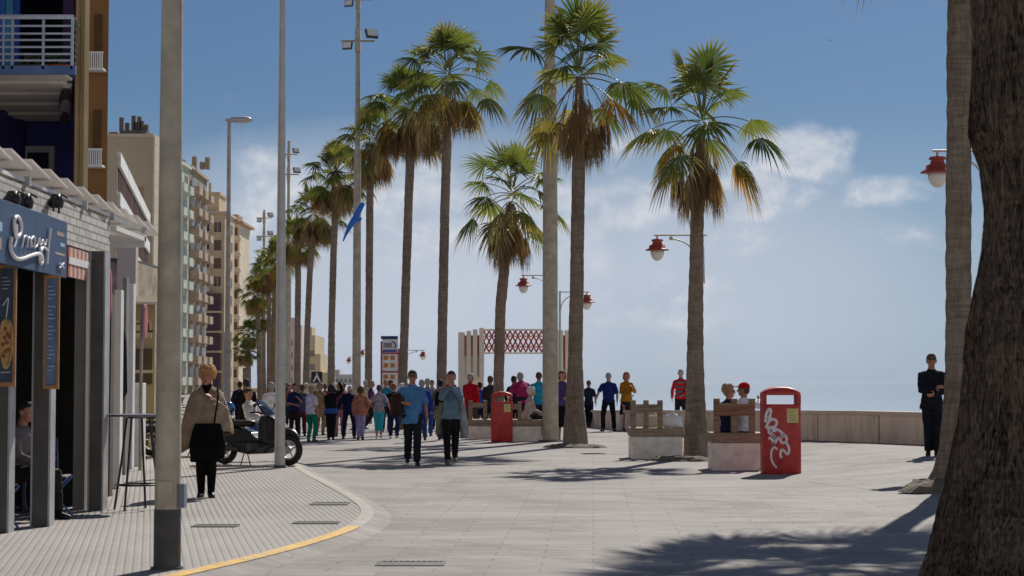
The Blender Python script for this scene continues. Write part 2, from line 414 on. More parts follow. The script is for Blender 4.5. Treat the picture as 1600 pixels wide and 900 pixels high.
# ================================================================== GROUND
WALLP = [(-60, 34), (-15, 24), (10, 18.5), (28, 13.2)]
for (x, y) in ((1440, 695), (1340, 690.5), (1250, 687), (930, 668.5)):
    p = G(x, y); WALLP.append((p.y, p.x))
WALLP += [(90, -2.5), (130, -10.5), (200, -24), (300, -42), (600, -96), (1500, -260), (6000, -1100)]
def wall_x(Y):
    for (a, xa), (b, xb) in zip(WALLP, WALLP[1:]):
        if Y <= b: return xa+(xb-xa)*(Y-a)/(b-a)
    return WALLP[-1][1]
ys = [-60, -30, -15, -5, 0, 5, 10] + [12+1.0*i for i in range(60)] + [75, 80, 90, 100, 130, 160, 200, 250, 300, 450, 600, 1000, 1500, 3000, 6000]
g = MB(); NC = 44
vs = []
for Y in ys:
    xw = wall_x(Y)+.25
    for k in range(NC+1):
        t = k/NC
        if k < 6: X = -3000+(-40+3000)*k/6
        else: X = -40 + (xw+40)*(k-6)/(NC-6) if xw > -35 else xw-30+30*(k-6)/(NC-6)
        if xw <= -35 and k < 6: X = -4000+(xw-30+4000)*k/6
        vs.append((X, Y, gz(X, Y)))
fs = [(i*(NC+1)+k, i*(NC+1)+k+1, (i+1)*(NC+1)+k+1, (i+1)*(NC+1)+k) for i in range(len(ys)-1) for k in range(NC)]
g.add(vs, fs, 0, True); struct(g.build('ground', M_prom))
sea = MB(); sea.add([(-20000, -20000, -6), (20000, -20000, -6), (20000, 28000, -6), (-20000, 28000, -6)], [(0, 1, 2, 3)])
struct(sea.build('sea', M_sea))
# bed of beach under the promenade edge
be = MB(); vs = []
for Y in ys[:-3]:
    x = wall_x(Y); vs += [(x-1, Y, -5.8), (x+45, Y, -6.3)]
be.add(vs, [(2*i, 2*i+1, 2*i+3, 2*i+2) for i in range(len(ys)-4)])
struct(be.build('beach', mat('beach_sand', (.45, .36, .25), .95, .1, .3)))

# sidewalk slab
KP = [G(x, y, .06) for x, y in ((150, 925), (290, 893), (400, 868), (480, 846), (535, 828), (560, 814), (570, 801), (562, 787), (520, 762), (470, 737))]
k0 = KP[0]; d = (KP[0]-KP[1]).normalized()
KP = [Vector((k0.x+d.x*14, k0.y+d.y*14, .06)), k0] + KP[1:] + [Vector((-4.15, 35, .06)), Vector((-4.8, 38.5, .06)), Vector((-5.4, 41.5, .06))]
def smooth(P, it=2):
    for _ in range(it):
        Q = [P[0]]
        for a, b in zip(P, P[1:]): Q += [a*.75+b*.25, a*.25+b*.75]
        P = Q+[P[-1]]
    return P
KS = smooth(KP, 2)
def offs(P, dd):
    o = []
    for i, p in enumerate(P):
        t = (P[min(i+1, len(P)-1)]-P[max(i-1, 0)]).normalized(); o.append(p+Vector((-t.y, t.x, 0))*dd)
    return o
sw = MB()
n = len(KS)
L_ = [Vector((-60, p.y, .06)) for p in KS]
mono = MB(); 
# split the slab in rows of equal Y; the corner bulge is convex in X, so order by Y
vs = []
for p in KS: vs += [(-60, p.y, .06), (-9, p.y, .06), (p.x, p.y, .06)]
fs = []
for i in range(n-1): fs += [(3*i, 3*i+1, 3*i+4, 3*i+3), (3*i+1, 3*i+2, 3*i+5, 3*i+4)]
sw.add(vs, fs)
vs = []
for p in KS: vs += [(p.x, p.y, .06), (p.x, p.y, -.03)]
sw.add(vs, [(2*i, 2*i+1, 2*i+3, 2*i+2) for i in range(n-1)])
sw.add([(-60, KS[-1].y, .06), (KS[-1].x, KS[-1].y, .06), (KS[-1].x, KS[-1].y, -.2), (-60, KS[-1].y, -.2)], [(0, 1, 2, 3)])
struct(sw.build('sidewalk', M_walk))
def strip(P, a, b, z, name, m, th=.0):
    A = offs(P, a); B = offs(P, b); s = MB(); vs = []
    for p, q in zip(A, B): vs += [(p.x, p.y, z), (q.x, q.y, z), (p.x, p.y, z-.1), (q.x, q.y, z-.1)]
    nn = len(A)
    fs = []
    for i in range(nn-1):
        fs += [(4*i, 4*i+1, 4*i+5, 4*i+4), (4*i, 4*i+4, 4*i+6, 4*i+2), (4*i+1, 4*i+3, 4*i+7, 4*i+5)]
    s.add(vs, fs); return struct(s.build(name, m))
iy = max(i for i, p in enumerate(KS) if p.y < 19.9)
A3, A2, A1, A0 = offs(KS, -.34), offs(KS, -.12), offs(KS, -.05), offs(KS, .03)
s = MB(); vs = []
for i in range(len(KS)):
    vs += [(A3[i].x, A3[i].y, gz(A3[i].x, A3[i].y)-.006), (A2[i].x, A2[i].y, .058), (A1[i].x, A1[i].y, .066), (A0[i].x, A0[i].y, .067), (A0[i].x, A0[i].y, .03)]
s.add(vs, [(5*i+k, 5*i+k+1, 5*i+k+6, 5*i+k+5) for i in range(len(KS)-1) for k in (0,)], 1)
s.add(vs, [(5*i+k, 5*i+k+1, 5*i+k+6, 5*i+k+5) for i in range(len(KS)-1) for k in (1, 2, 3)], 0)
struct(s.build('kerb', [M_kerb, M_prom]))
s = MB(); vs = []
P_ = KS[:iy+1]
for i in range(len(P_)):
    w_ = .10+.02*noise.noise(Vector((P_[i].x*3, P_[i].y*3, 0)))
    for q, zz in ((-.13, .0605), (w_-.13, .0655+.0035), (w_-.10, .071)):
        a = offs(KS, q)[i]; vs.append((a.x, a.y, zz if q > -.13 else .062))
s.add(vs, [(3*i+k, 3*i+k+1, 3*i+k+4, 3*i+k+3) for i in range(len(P_)-1) for k in range(2)])
struct(s.build('kerb_marking', M_yel))
# a joint line across the promenade beyond the bin
jl = [G(x, y, .004) for x, y in ((1255, 752), (1300, 758), (1395, 768))]
s = MB(); vs = []
for p in jl: vs += [(p.x, p.y-.03, p.z+.003), (p.x, p.y+.03, p.z+.003)]
s.add(vs, [(0, 2, 3, 1), (2, 4, 5, 3)]); struct(s.build('pavement_joint', mat('joint', (.2, .18, .16), .9)))
# drain covers
def drain(x0, x1, y, dep, label):
    a = G(x0, y); b = G(x1, y); z = (.068 if a.x < -1.7 and a.y > 15 else .006)
    if x0 > 570: z = .006
    t = thing('drain_cover', ((a.x+b.x)/2, a.y, z-.004), label, 'drain cover', group='drain covers in the paving')
    w = (b.x-a.x)/2
    m = MB(); m.box(-w, w, -dep/2, -dep/2+.03, 0, .006); m.box(-w, w, dep/2-.03, dep/2, 0, .006)
    m.box(-w, -w+.03, -dep/2+.03, dep/2-.03, 0, .006); m.box(w-.03, w, -dep/2+.03, dep/2-.03, 0, .006)
    m.build('frame', M_dpole, t)
    m = MB(); k = int(w*2/.05)
    m.box(-w+.03, w-.03, -dep/2+.03, dep/2-.03, -.02, -.001)
    for i in range(k): m.box(-w+.03+i*.05, -w+.05+i*.05, -dep/2+.03, dep/2-.03, -.001, .004)
    m.build('grate', mat('grate_iron', (.10, .095, .09), .6, .25, 9), t)
drain(302, 372, 831, .34, 'dark open grate in the tiles beside the thick pole')
drain(458, 530, 826, .3, 'worn grate next to the yellow painted kerb')
drain(486, 545, 795, .5, 'pale grate inside the kerb corner')
drain(588, 695, 881, .4, 'long flat grate in the open promenade paving')

# sea wall
sw = MB(); cp = MB(); vs = []; cs = []
WP = [(Y, x) for Y, x in WALLP[1:-2]]
H0 = .66
for (Y, x) in WP:
    z = gz(x, Y); top = z+ (.52 if Y > 60 else .61)
    i = WP.index((Y, x)); a = WP[max(i-1, 0)]; b = WP[min(i+1, len(WP)-1)]
    t = Vector((b[1]-a[1], b[0]-a[0], 0)).normalized(); nn = Vector((t.y, -t.x, 0))
    P = Vector((x, Y, 0))
    for q, zz in ((0, z-.3), (0, top), (.4, top), (.4, -6.2)): w = P+nn*q; vs.append((w.x, w.y, zz))
    for q, zz in ((-.06, top), (-.06, top+.08), (.46, top+.08), (.46, top)): w = P+nn*q; cs.append((w.x, w.y, zz+.002))
K = len(WP)
sw.add(vs, [(4*i+k, 4*i+(k+1) % 4, 4*i+4+(k+1) % 4, 4*i+4+k) for i in range(K-1) for k in range(4)])
cp.add(cs, [(4*i+k, 4*i+(k+1) % 4, 4*i+4+(k+1) % 4, 4*i+4+k) for i in range(K-1) for k in range(4)])
t = thing('sea_wall', (0, 0, 0), 'low beige rendered wall with flat coping along the sea side of the promenade', 'wall')
sw.build('wall_body', M_wallr, t); cp.build('coping', M_cop, t)

# ================================================================== PALMS
def add_leaf(mb, o, az, el, pet, blade, nseg, spread, droop, cols, rng, sag=.25, fold=.12):
    d = Vector((math.cos(az)*math.cos(el), math.sin(az)*math.cos(el), math.sin(el)))
    side = Vector((-math.sin(az), math.cos(az), 0))
    # petiole
    pts = []; K = 5
    for i in range(K+1):
        t = i/K; pts.append(o+d*pet*t-Vector((0, 0, 1))*sag*pet*t*t)
    f = (pts[-1]-pts[-2]).normalized(); nrm = side.cross(f).normalized()
    if nrm.z < 0 and el > -.3: nrm = -nrm
    v0 = len(mb.v)
    pw = .018
    vs = []
    for i, p in enumerate(pts):
        w = pw*(1.2-.5*i/K); vs += [p-side*w, p+side*w, p-nrm*w*1.2]
    fs = []
    for i in range(K):
        for k in range(3): fs.append((3*i+k, 3*i+(k+1) % 3, 3*i+3+(k+1) % 3, 3*i+3+k))
    mb.add(vs, fs, 0, False); mb.col += [cols[3]]*len(vs)
    c = pts[-1]; roll = rng.uniform(-.5, .5)
    side2 = (side*math.cos(roll)+nrm*math.sin(roll)); n2 = (nrm*math.cos(roll)-side*math.sin(roll))
    da = 2*spread/nseg; rs = (.02, .3, .55, .8, 1.0)
    split = .5+rng.uniform(-.05, .08)
    tw = rng.uniform(-.15, .15)
    for k in range(nseg):
        a = -spread+da*(k+.5)
        q = abs(a)/spread
        dirv = f*math.cos(a)+side2*math.sin(a)
        perp = -f*math.sin(a)+side2*math.cos(a)
        Rl = blade*(1-.3*q*q)*rng.uniform(.86, 1.06)
        dr = droop*rng.uniform(.6, 1.5)
        pr = perp
        sway = rng.uniform(-.08, .08)
        vs = []; cl = []
        for r in rs:
            rr = Rl*r
            w = rr*math.tan(da/2) if r <= split+.06 else Rl*split*math.tan(da/2)*max(0.02, (1-r)/(1-split))*1.05
            cup = n2*(math.cos(a)-.6)*.0*rr
            ctr = c+dirv*rr+cup+n2*(-.10*rr*q)+pr*sway*rr*max(0, r-split)*2-Vector((0, 0, 1))*dr*blade*(r**2.6)
            vs += [ctr-pr*w, ctr-n2*w*(.9 if k % 2 else .9)*.8, ctr+pr*w]
            g_ = cols[0]; tip = cols[1]
            tt = max(0, (r-cols[2])/(1-cols[2]+1e-6)) if cols[2] < 1 else 0
            jit = rng.uniform(.85, 1.15) if r == rs[0] else jit
            cl += [tuple((x_*(1-tt)+y_*tt)*jit for x_, y_ in zip(g_, tip))]*3
        fs = []
        for i in range(len(rs)-1):
            fs += [(3*i, 3*i+1, 3*i+4, 3*i+3), (3*i+1, 3*i+2, 3*i+5, 3*i+4)]
        mb.add(vs, fs, 0, False); mb.col += cl
    # stray hanging threads
    for _ in range(3):
        a = rng.uniform(-spread*.8, spread*.8); dirv = f*math.cos(a)+side2*math.sin(a)
        p = c+dirv*blade*.8; L1 = blade*rng.uniform(.25, .45)
        q = p+dirv*L1*.5-Vector((0, 0, L1*.6))
        mb.add([p-side*.004, p+side*.004, q], [(0, 1, 2)]); mb.col += [cols[3]]*3
GREEN = (.105, .14, .036); GREEN2 = (.15, .18, .045); YEL = (.32, .26, .06); ORG = (.36, .19, .05); BRN = (.26, .17, .10); TAN = (.38, .28, .18); DKG = (.068, .095, .03)
def crown_mesh(name, seed, R_=1.75, ngreen=26, nmid=10, sparse=0, nseg=24, top=1.0):
    rng = random.Random(seed); mb = MB(); mb.col = []
    ga = 2.39996
    for i in range(ngreen):
        t = i/(ngreen-1)
        el = R(86-96*t**.95)+rng.uniform(-.2, .2)
        az = i*ga+rng.uniform(-.35, .35)
        g = rng.choice([GREEN, GREEN, GREEN2, DKG]); tip = rng.choice([GREEN2, YEL, YEL, TAN])
        k = R_/1.75*rng.uniform(.85, 1.1)
        pt = (.68+.42*t+rng.uniform(-.18, .22))*k; bl = (.74)*k*(1.0 if t > .15 else 1.05)
        add_leaf(mb, Vector((.05*math.cos(az), .05*math.sin(az), .25-.3*t)), az, el, pt, bl, nseg, R(118) if t < .8 else R(105), .10+.42*t, (g, tip, .55-.1*t, (.20, .22, .07)), rng, sag=.12+.3*t)
    for i in range(nmid):
        el = R(rng.uniform(-38, -2)); az = i*ga*1.3+rng.uniform(-.5, .5)
        g = rng.choice([GREEN2, YEL, ORG, (.24, .20, .05)]); tip = rng.choice([ORG, BRN, TAN])
        k = R_/1.75*rng.uniform(.8, 1.05)
        add_leaf(mb, Vector((0, 0, -.15)), az, el, .8*k, .8*k, nseg, R(95), .55, (g, tip, .3, (.28, .2, .08)), rng, sag=.45)
    return mb.mesh(name, M_leaf)
def skirt_mesh(name, seed, R_=1.75, ndead=16, nclump=5, nseg=20):
    rng = random.Random(seed); mb = MB(); mb.col = []
    for i in range(ndead):
        el = R(rng.uniform(-84, -62)); az = i*2.4+rng.uniform(-.3, .3)
        k = R_/1.75*rng.uniform(.75, 1.05); c0 = rng.choice([BRN, TAN, (.28, .17, .09)])
        add_leaf(mb, Vector((.14*math.cos(az), .14*math.sin(az), -.15-.75*rng.random()**1.4)), az, el, .3*k, .72*k, nseg, R(40), .18, (c0, tuple(x*.8 for x in c0), .5, TAN), rng, sag=.3)
    for i in range(nclump):                     # fronds hanging free of the trunk
        az = rng.uniform(0, 6.28) if i > 2 else (3.3, 0.1, 2.6)[i]+rng.uniform(-.3, .3)
        el = R(rng.uniform(-35, -5)); k = R_/1.75
        o = Vector((0, 0, -.35)); d = Vector((math.cos(az)*math.cos(el), math.sin(az)*math.cos(el), math.sin(el)))
        L1 = rng.uniform(.45, .7)*k; p1 = o+d*L1; p2 = p1+Vector((d.x*.12, d.y*.12, -.4*k))
        side = Vector((-math.sin(az), math.cos(az), 0))*.012
        mb.add([o-side, o+side, p1-side, p1+side, p2-side, p2+side], [(0, 1, 3, 2), (2, 3, 5, 4)]); mb.col += [TAN]*6
        c0 = rng.choice([BRN, (.27, .16, .08), TAN])
        for a2 in (0, 1.1, 2.2):
            add_leaf(mb, p2, az+a2, R(-86), .02, rng.uniform(.75, 1.1)*k, 12, R(24), .02, (c0, tuple(x*.7 for x in c0), .4, TAN), rng, sag=0)
    return mb.mesh(name, M_leaf)
def lod(v): return v
def trunk_obj(pts, rads, m, parent, n=16, rough=.03, seed=0, rows=60):
    """pts in root-local coords bottom->top; noise-roughened rings of old leaf scars"""
    P = [Vector(p) for p in pts]; Z0, Z1 = P[0].z, P[-1].z
    def at(z, arr):
        for i in range(len(P)-1):
            if z <= P[i+1].z or i == len(P)-2:
                t = (z-P[i].z)/(P[i+1].z-P[i].z); t = min(1, max(0, t)); return arr[i]*(1-t)+arr[i+1]*t
    mb = MB(); vs = []
    for i in range(rows+1):
        z = Z0+(Z1-Z0)*i/rows; c = at(z, P); r = at(z, rads)
        for k in range(n):
            a = 2*math.pi*k/n
            q = noise.noise(Vector((math.cos(a)*1.3+seed, math.sin(a)*1.3, z*1.1)))*1.2+noise.noise(Vector((math.cos(a)*3+seed, math.sin(a)*3, z*7)))*.8
            rr = r*(1+rough*q*1.6)+ (.012*abs(math.sin(z*9+seed)) if r < .5 else 0)
            vs.append((c.x+rr*math.cos(a), c.y+rr*math.sin(a), z))
    fs = [(i*n+k, i*n+(k+1) % n, (i+1)*n+(k+1) % n, (i+1)*n+k) for i in range(rows) for k in range(n)]
    fs.append(tuple(rows*n+k for k in range(n)))
    mb.add(vs, fs, 0, True); return mb.build('trunk', m, parent)
CM = [crown_mesh('crown', 11, 1.75, 21, 4), crown_mesh('crown', 23, 1.75, 22, 3), crown_mesh('crown', 37, 1.75, 36, 16), crown_mesh('crown', 41, 1.75, 34, 20, nseg=18), crown_mesh('crown', 5, 1.75, 19, 3), crown_mesh('crown', 61, 1.75, 26, 9), crown_mesh('crown', 72, 1.75, 30, 16), crown_mesh('crown', 83, 1.75, 31, 13)]
SM = [skirt_mesh('dead_fronds', 7, 1.75, 18, 8), skirt_mesh('dead_fronds', 8, 1.75, 18, 4), skirt_mesh('dead_fronds', 9, 1.75, 34, 8)]
def palm(base_px, D, line, widths, crown_px, Rpx, ci, si, label, rz=0, skirt=True, m=None, sk=1.0, skz=1.0, **kw):
    """line: trunk centre line in the photo bottom->top [(x,y)], widths in px"""
    if D is None: b = G(*base_px); D = b.y
    else:
        b = H(base_px[0], 600, D); b.z = gz(b.x, b.y)
    t = thing('palm_tree', b, label, 'palm tree', group='fan palms along the promenade')
    k = ppm(D)
    pts = [Vector((0, 0, -.05))]+[H(x, y, D)-b for x, y in line]
    rads = [widths[0]/2/k]+[w/2/k for w in widths[1:]]
    trunk_obj(pts, rads, m or M_bark, t, seed=D, **kw)
    cp = H(crown_px[0], crown_px[1], D)-b
    s = Rpx/k/1.75
    inst('crown', CM[ci], t, cp, rz, (s, s, s*1.0))
    if skirt: inst('dead_fronds', SM[si], t, cp, rz*1.7+1, (s*sk, s*sk, s*skz))
    return t
# nearest two by the camera
b = H(1640, 600, 12.5); b.z = gz(b.x, b.y)
t = thing('palm_tree', b, 'massive dark trunked palm cropped by the picture edge, nearest of all palms', 'palm tree', group='fan palms along the promenade')
kk = ppm(12.5)
ed = [(980, 1405), (940, 1425), (900, 1443), (870, 1456), (850, 1462), (800, 1474), (760, 1486), (700, 1497), (660, 1504), (600, 1508), (520, 1515), (430, 1530), (330, 1538), (262, 1535), (232, 1524), (205, 1517), (100, 1520), (0, 1521), (-150, 1524), (-800, 1540), (-2000, 1560)]
pts = []; rads = []
for y, e in ed:
    pts.append(H(1645, y, 12.5)-b); rads.append((1645-e)/kk)
pts[0].z = -.1
P = pts
mb = MB(); vs = []; n = 220; rows = 420
Z0, Z1 = P[0].z, P[-1].z
def at(z, arr):
    for i in range(len(P)-1):
        if z <= P[i+1].z or i == len(P)-2:
            t_ = (z-P[i].z)/(P[i+1].z-P[i].z); t_ = min(1, max(0, t_)); return arr[i]*(1-t_)+arr[i+1]*t_
for i in range(rows+1):
    z = Z0+(4.6-Z0)*i/(rows-10) if i <= rows-10 else 4.6+(Z1-4.6)*(i-rows+10)/10
    c = at(z, P); r = at(z, rads)
    for k in range(n):
        a = 2*math.pi*k/n; ca, sa = math.cos(a), math.sin(a)
        q = noise.noise(Vector((ca*11, sa*11, z*.9)))*.012 + noise.noise(Vector((ca*26, sa*26, z*1.6)))*.012
        q += noise.noise(Vector((ca*2, sa*2, z*1.3)))*.03 + noise.noise(Vector((ca*5, sa*5, z*6)))*.008+noise.noise(Vector((ca*30, sa*30, z*22)))*.004
        q -= .045*max(0, .5-abs(noise.noise(Vector((ca*9+4, sa*9, z*.55)))*7))+.02*max(0, .4-abs(noise.noise(Vector((ca*20+9, sa*20, z*1.1)))*6))
        rr = r+q; vs.append((c.x+rr*ca, c.y+rr*sa, z))
fs = [(i*n+k, i*n+(k+1) % n, (i+1)*n+(k+1) % n, (i+1)*n+k) for i in range(rows) for k in range(n)]
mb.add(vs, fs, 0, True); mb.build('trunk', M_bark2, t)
inst('crown', CM[2], t, P[-1], 0, (1.2, 1.2, 1.2)); inst('dead_fronds', SM[2], t, P[-1], 0, (1.2, 1.2, 1.2))

palm((1486, 757), None, [(1486, 757), (1488, 735), (1493, 700), (1496, 640), (1498, 560), (1498, 300), (1500, 0), (1501, -120), (1502, -260)], [88, 78, 58, 47, 42, 40, 37, 37, 37, 34], (1503, -290), 290, 2, 0,
     'slender grey palm trunk beside the dark suited man', rz=.7, rough=.035, n=28, rows=110, skirt=True, sk=.6, skz=.55)
palm((1089, 714), None, [(1089, 712), (1088, 690), (1087, 640), (1086, 560), (1088, 400), (1091, 300), (1096, 200)], [44, 42, 38, 31, 25, 20.5, 20, 10], (1097, 190), 138, 0, 0,
     'palm with ragged hanging dead fronds between the planter benches', rz=.3, sk=.8, skz=1.05)
palm((899, 697), None, [(899, 696), (899, 680), (898, 640), (899, 560), (902, 400), (904, 260), (905, 120)], [42, 40, 37, 29, 22, 20, 20, 10], (905, 118), 146, 1, 0,
     'wide crowned palm just beside the thick grey mast', rz=2.1, sk=.8, skz=.92)
palm((779, 686), None, [(779, 686), (779, 600), (782, 480), (790, 400), (797, 345), (799, 318)], [19, 18, 15.5, 15.5, 15.5, 22, 10], (800, 305), 110, 4, 0,
     'short green palm standing over the white and red gateway', rz=4.0, sk=.8)
palm((690, 669), 63, [(690, 669), (690, 590), (692, 480), (695, 330), (698, 230), (699, 140)], [20, 16, 15, 14.5, 14, 14, 8], (700, 118), 102, 5, 1,
     'tall palm rising behind the woman in black trousers', rz=.9)
palm((629, 668), 66, [(629, 668), (630, 580), (634, 450), (639, 300), (642, 230), (643, 180)], [17, 14, 13, 13, 13, 13, 8], (638, 165), 88, 6, 2,
     'bushy palm rising behind the man in the blue shirt', rz=.2)
palm((575, 660), 75, [(575, 660), (576, 560), (577, 420), (578, 310), (580, 240)], [13, 12, 11, 11, 11, 8], (580, 215), 74, 7, 2,
     'palm beside the tallest slim floodlight mast with a full brown skirt', rz=1.5)
palm((517, 655), 84, [(517, 655), (518, 520), (521, 400), (525, 300)], [13, 12, 10, 10, 10], (526, 272), 66, 3, 2,
     'palm whose crown shows just above the blue kite', rz=2.5)
palm((477, 650), 95, [(477, 650), (480, 520), (484, 430), (490, 350)], [12, 11, 9, 9, 9], (490, 330), 56, 6, 2,
     'palm directly above the pedestrian crossing sign', rz=3.1)
palm((464, 645), 106, [(464, 645), (465, 520), (466, 430), (464, 390)], [11, 10, 9, 9, 9], (464, 372), 46, 2, 2,
     'palm whose trunk rises close beside the slim white flagpole', rz=4.2)
palm((428, 640), 118, [(428, 640), (428, 520), (430, 440), (432, 420)], [10, 9, 8, 8, 8], (433, 405), 44, 3, 2,
     'palm partly hidden behind the slim white flagpole', rz=5.0)
palm((421, 635), 130, [(421, 635), (421, 540), (420, 480), (418, 440)], [9, 9, 8, 7, 7], (417, 425), 38, 2, 2,
     'distant palm with its crown touching the far floodlight mast', rz=.5)
palm((406, 632), 140, [(406, 632), (405, 560), (403, 500), (401, 470)], [9, 8, 7, 7, 7], (399, 458), 34, 3, 2,
     'distant palm leaning its crown toward the apartment blocks', rz=1.9)
palm((413, 630), 155, [(413, 630), (412, 560), (411, 500)], [8, 7, 6, 6], (409, 490), 28, 2, 2,
     'small distant palm low in the dense row', rz=2.9)
palm((384, 628), 100, [(384, 628), (384, 600), (384, 575)], [10, 10, 9, 9], (385, 548), 24, 3, 2,
     'lowest yellow green palm beside the street lamp column', rz=2.2)
palm((388, 622), 115, [(388, 622), (388, 570), (388, 540)], [9, 8, 8, 7], (388, 520), 26, 3, 2,
     'short palm just above the yellow green one', rz=5.2)
# tree pits: broken rims of stone and earth round the trunks
M_rock = mat('tree_pit_stone', (.15, .13, .10), .95, .35, 6, bump=.8, bscale=14)
def pit(x0, x1, y, label, hgt=.13, dep=.7, shift=.25):
    a = G(x0, y); b_ = G(x1, y); rng = random.Random(int(x0))
    c = (a+b_)/2; c.y += dep*shift; w = (b_.x-a.x)/2
    c.z = gz(c.x, c.y)
    mb = MB(); n = 26; m = 6; vs = []
    for i in range(m+1):
        t = i/m; rr = 1-t*.9; hh = hgt*math.sin(min(1, t*2.2)*math.pi/2)
        for k in range(n):
            a_ = 2*math.pi*k/n
            j = noise.noise(Vector((math.cos(a_)*2.5+x0, math.sin(a_)*2.5, t*3)))*.22
            vs.append((w*(rr+j*rr)*math.cos(a_), dep/2*(rr+j*rr)*math.sin(a_), hh*(1+j*1.5)-.02))
    fs = [(i*n+k, i*n+(k+1) % n, (i+1)*n+(k+1) % n, (i+1)*n+k) for i in range(m) for k in range(n)]+[tuple(m*n+k for k in range(n))]
    mb.add(vs, fs, 0, False)
    o = mb.build('tree_pit_mound', M_rock); o.location = c
    tag(o, label, 'tree pit', 'raised stony pits round the palms')
pit(1395, 1560, 768, 'broken stone mound at the foot of the slender grey palm', .16, 1.3)
pit(1016, 1120, 721, 'stone rim at the foot of the palm between planter benches', .11, .9)
pit(852, 952, 700, 'stone rim at the foot of the wide crowned palm', .10, 1.0)
# ================================================================== POLES, MASTS, LAMPS
def pole_line(b, top_px, w0, w1, D, mb, n=20):
    k = ppm(D); tp = H(*top_px, D)-b
    mb.tube([(0, 0, 0), tp*.3, tp*.65, tp], [w0/2/k, (w0*.7+w1*.3)/2/k, (w0*.35+w1*.65)/2/k, w1/2/k], n=n)
b = G(261, 889, .06); D = b.y
t = thing('street_pole', b, 'thickest grey steel pole with a dark painted foot on the tiled sidewalk', 'pole')
k = ppm(D); r0 = 20.5/k; zt = 10
m = MB(); m.tube([(0, 0, .49), (0, 0, 1.5), (0, 0, 5), (0, 0, zt)], [r0*.985, r0*.95, r0*.80, r0*.62], n=40); m.build('shaft', M_galv, t)
m = MB(); m.tube([(0, 0, 0), (0, 0, .49)], [r0*1.03, r0*1.02], n=40); m.build('painted_foot', M_dpole, t)
m = MB(); m.tube([(0, 0, .0), (0, 0, .02)], [r0*1.25, r0*1.2], n=40); m.build('base_plate', M_dpole, t)
m = MB(); m.box(r0*.9, r0*.9+.05, -.07, .07, .5, .70); m.build('junction_box', mat('box_blue_grey', (.18, .2, .25), .5), t, bevel=.006)
m = MB(); m.box(-.06, .06, -r0*1.03-.004, -r0*.9, .53, .72); m.build('hatch', M_galv, t, bevel=.003)

b = G(437, 731, .06); D = b.y
t = thing('flagpole', b, 'slim pale pole standing against the scooter wheel', 'pole')
m = MB(); k = ppm(D); m.tube([(0, 0, .05), (0, 0, 4), (0, 0, 8), (0, 0, 13)], [8.3/k, 6.9/k, 5/k, 3.4/k], n=24); m.build('shaft', M_galv2, t)
m = MB(); m.tube([(0, 0, 0), (0, 0, .05)], [10.5/k, 9.5/k], n=24); m.build('base_plate', M_dpole, t)

M_lampglass = mat('frosted_glass', (.75, .74, .70), .3, .05, 4, spec=.5)
def floodlight(parent, pos, rz, tilt, s=1):
    m = MB(); m.box(-.28*s, .28*s, -.08*s, .08*s, -.22*s, .22*s)
    f = m.build('floodlight', M_dpole, parent, bevel=.02*s); f.location = pos; f.rotation_euler = (tilt, 0, rz)
    m = MB(); m.box(-.24*s, .24*s, -.095*s, -.082*s, -.18*s, .18*s)
    m.build('lamp_glass', M_lampglass, f)
def mast(bx, by, D, H_, w0, w1, label, heads):
    b = H(bx, 600, D) if by is None else G(bx, by)
    if by is None: b.z = gz(b.x, b.y)
    D = b.y; k = ppm(D)
    t = thing('floodlight_mast', b, label, 'mast', group='tall floodlight masts')
    m = MB(); m.tube([(0, 0, 0), (0, 0, H_*.4), (0, 0, H_*.62), (0, 0, H_*.63), (0, 0, H_)], [w0/2/k, (w0*.75+w1*.25)/2/k, (w0*.5+w1*.5)/2/k, w1/2/k, w1/2/k*.8], n=20); m.build('shaft', M_galv, t)
    m = MB(); m.tube([(0, 0, 0), (0, 0, .04)], [w0*.75/k, w0*.75/k], n=20); m.build('base_plate', M_dpole, t)
    for (z, s) in heads:
        m = MB(); m.tube([(-.75*s, 0, z), (.75*s, 0, z)], .05*s, n=8); m.box(-.12*s, .12*s, -.2*s, .2*s, z-.5*s, z+.5*s); m.build('bracket', M_galv, t)
        floodlight(t, (.62*s, -.12, z+.3*s), .5, -.5, s); floodlight(t, (-.45*s, -.15, z-.25*s), -.3, -.3, s*.8)
    return t
mast(860, 690, None, 16, 25, 17, 'thick grey mast beside the wide crowned palm', [(13.2, 1), (15.8, 1)])
mast(557, None, 66, 15.8, 14, 8, 'tall grey mast with two clusters of floodlights against open sky', [(13.9, .8), (15.4, .7)])
mast(449, None, 110, 16, 12, 5, 'floodlight mast seen just beyond the slim white flagpole', [(15.2, .7), (14.0, .8)])
mast(411, None, 160, 16.5, 9, 4, 'smallest floodlight mast above the far palms', [(15.8, .9), (14.2, .9)])
# street lamp column
b = H(355, 600, 58); b.z = gz(b.x, b.y); k = ppm(58)
t = thing('street_lamp', b, 'plain steel street lamp column with one flat head by the apartment blocks', 'street lamp')
hz = (H(355, 187, 58)-b).z
m = MB(); m.tube([(0, 0, 0), (0, 0, 3.2), (0, 0, 3.3), (0, 0, hz)], [6/k, 5.6/k, 4.2/k, 2.8/k], n=16); m.build('column', M_galv, t)
m = MB(); m.loft([(-.02, 0, hz-.06, .10, .10), (.02, 0, hz+.02, .14, .11)], 12); m.loft([(.36, 0, hz-.08, .30, .12), (.36, 0, hz-.02, .40, .16), (.36, 0, hz+.07, .30, .12), (.36, 0, hz+.10, .15, .06)], 18)
m.build('lamp_head', M_galv2, t)
m = MB(); m.loft([(.38, 0, hz-.12, .16, .08), (.38, 0, hz-.082, .24, .10)], 14); m.build('lamp_glass', M_lampglass, t)

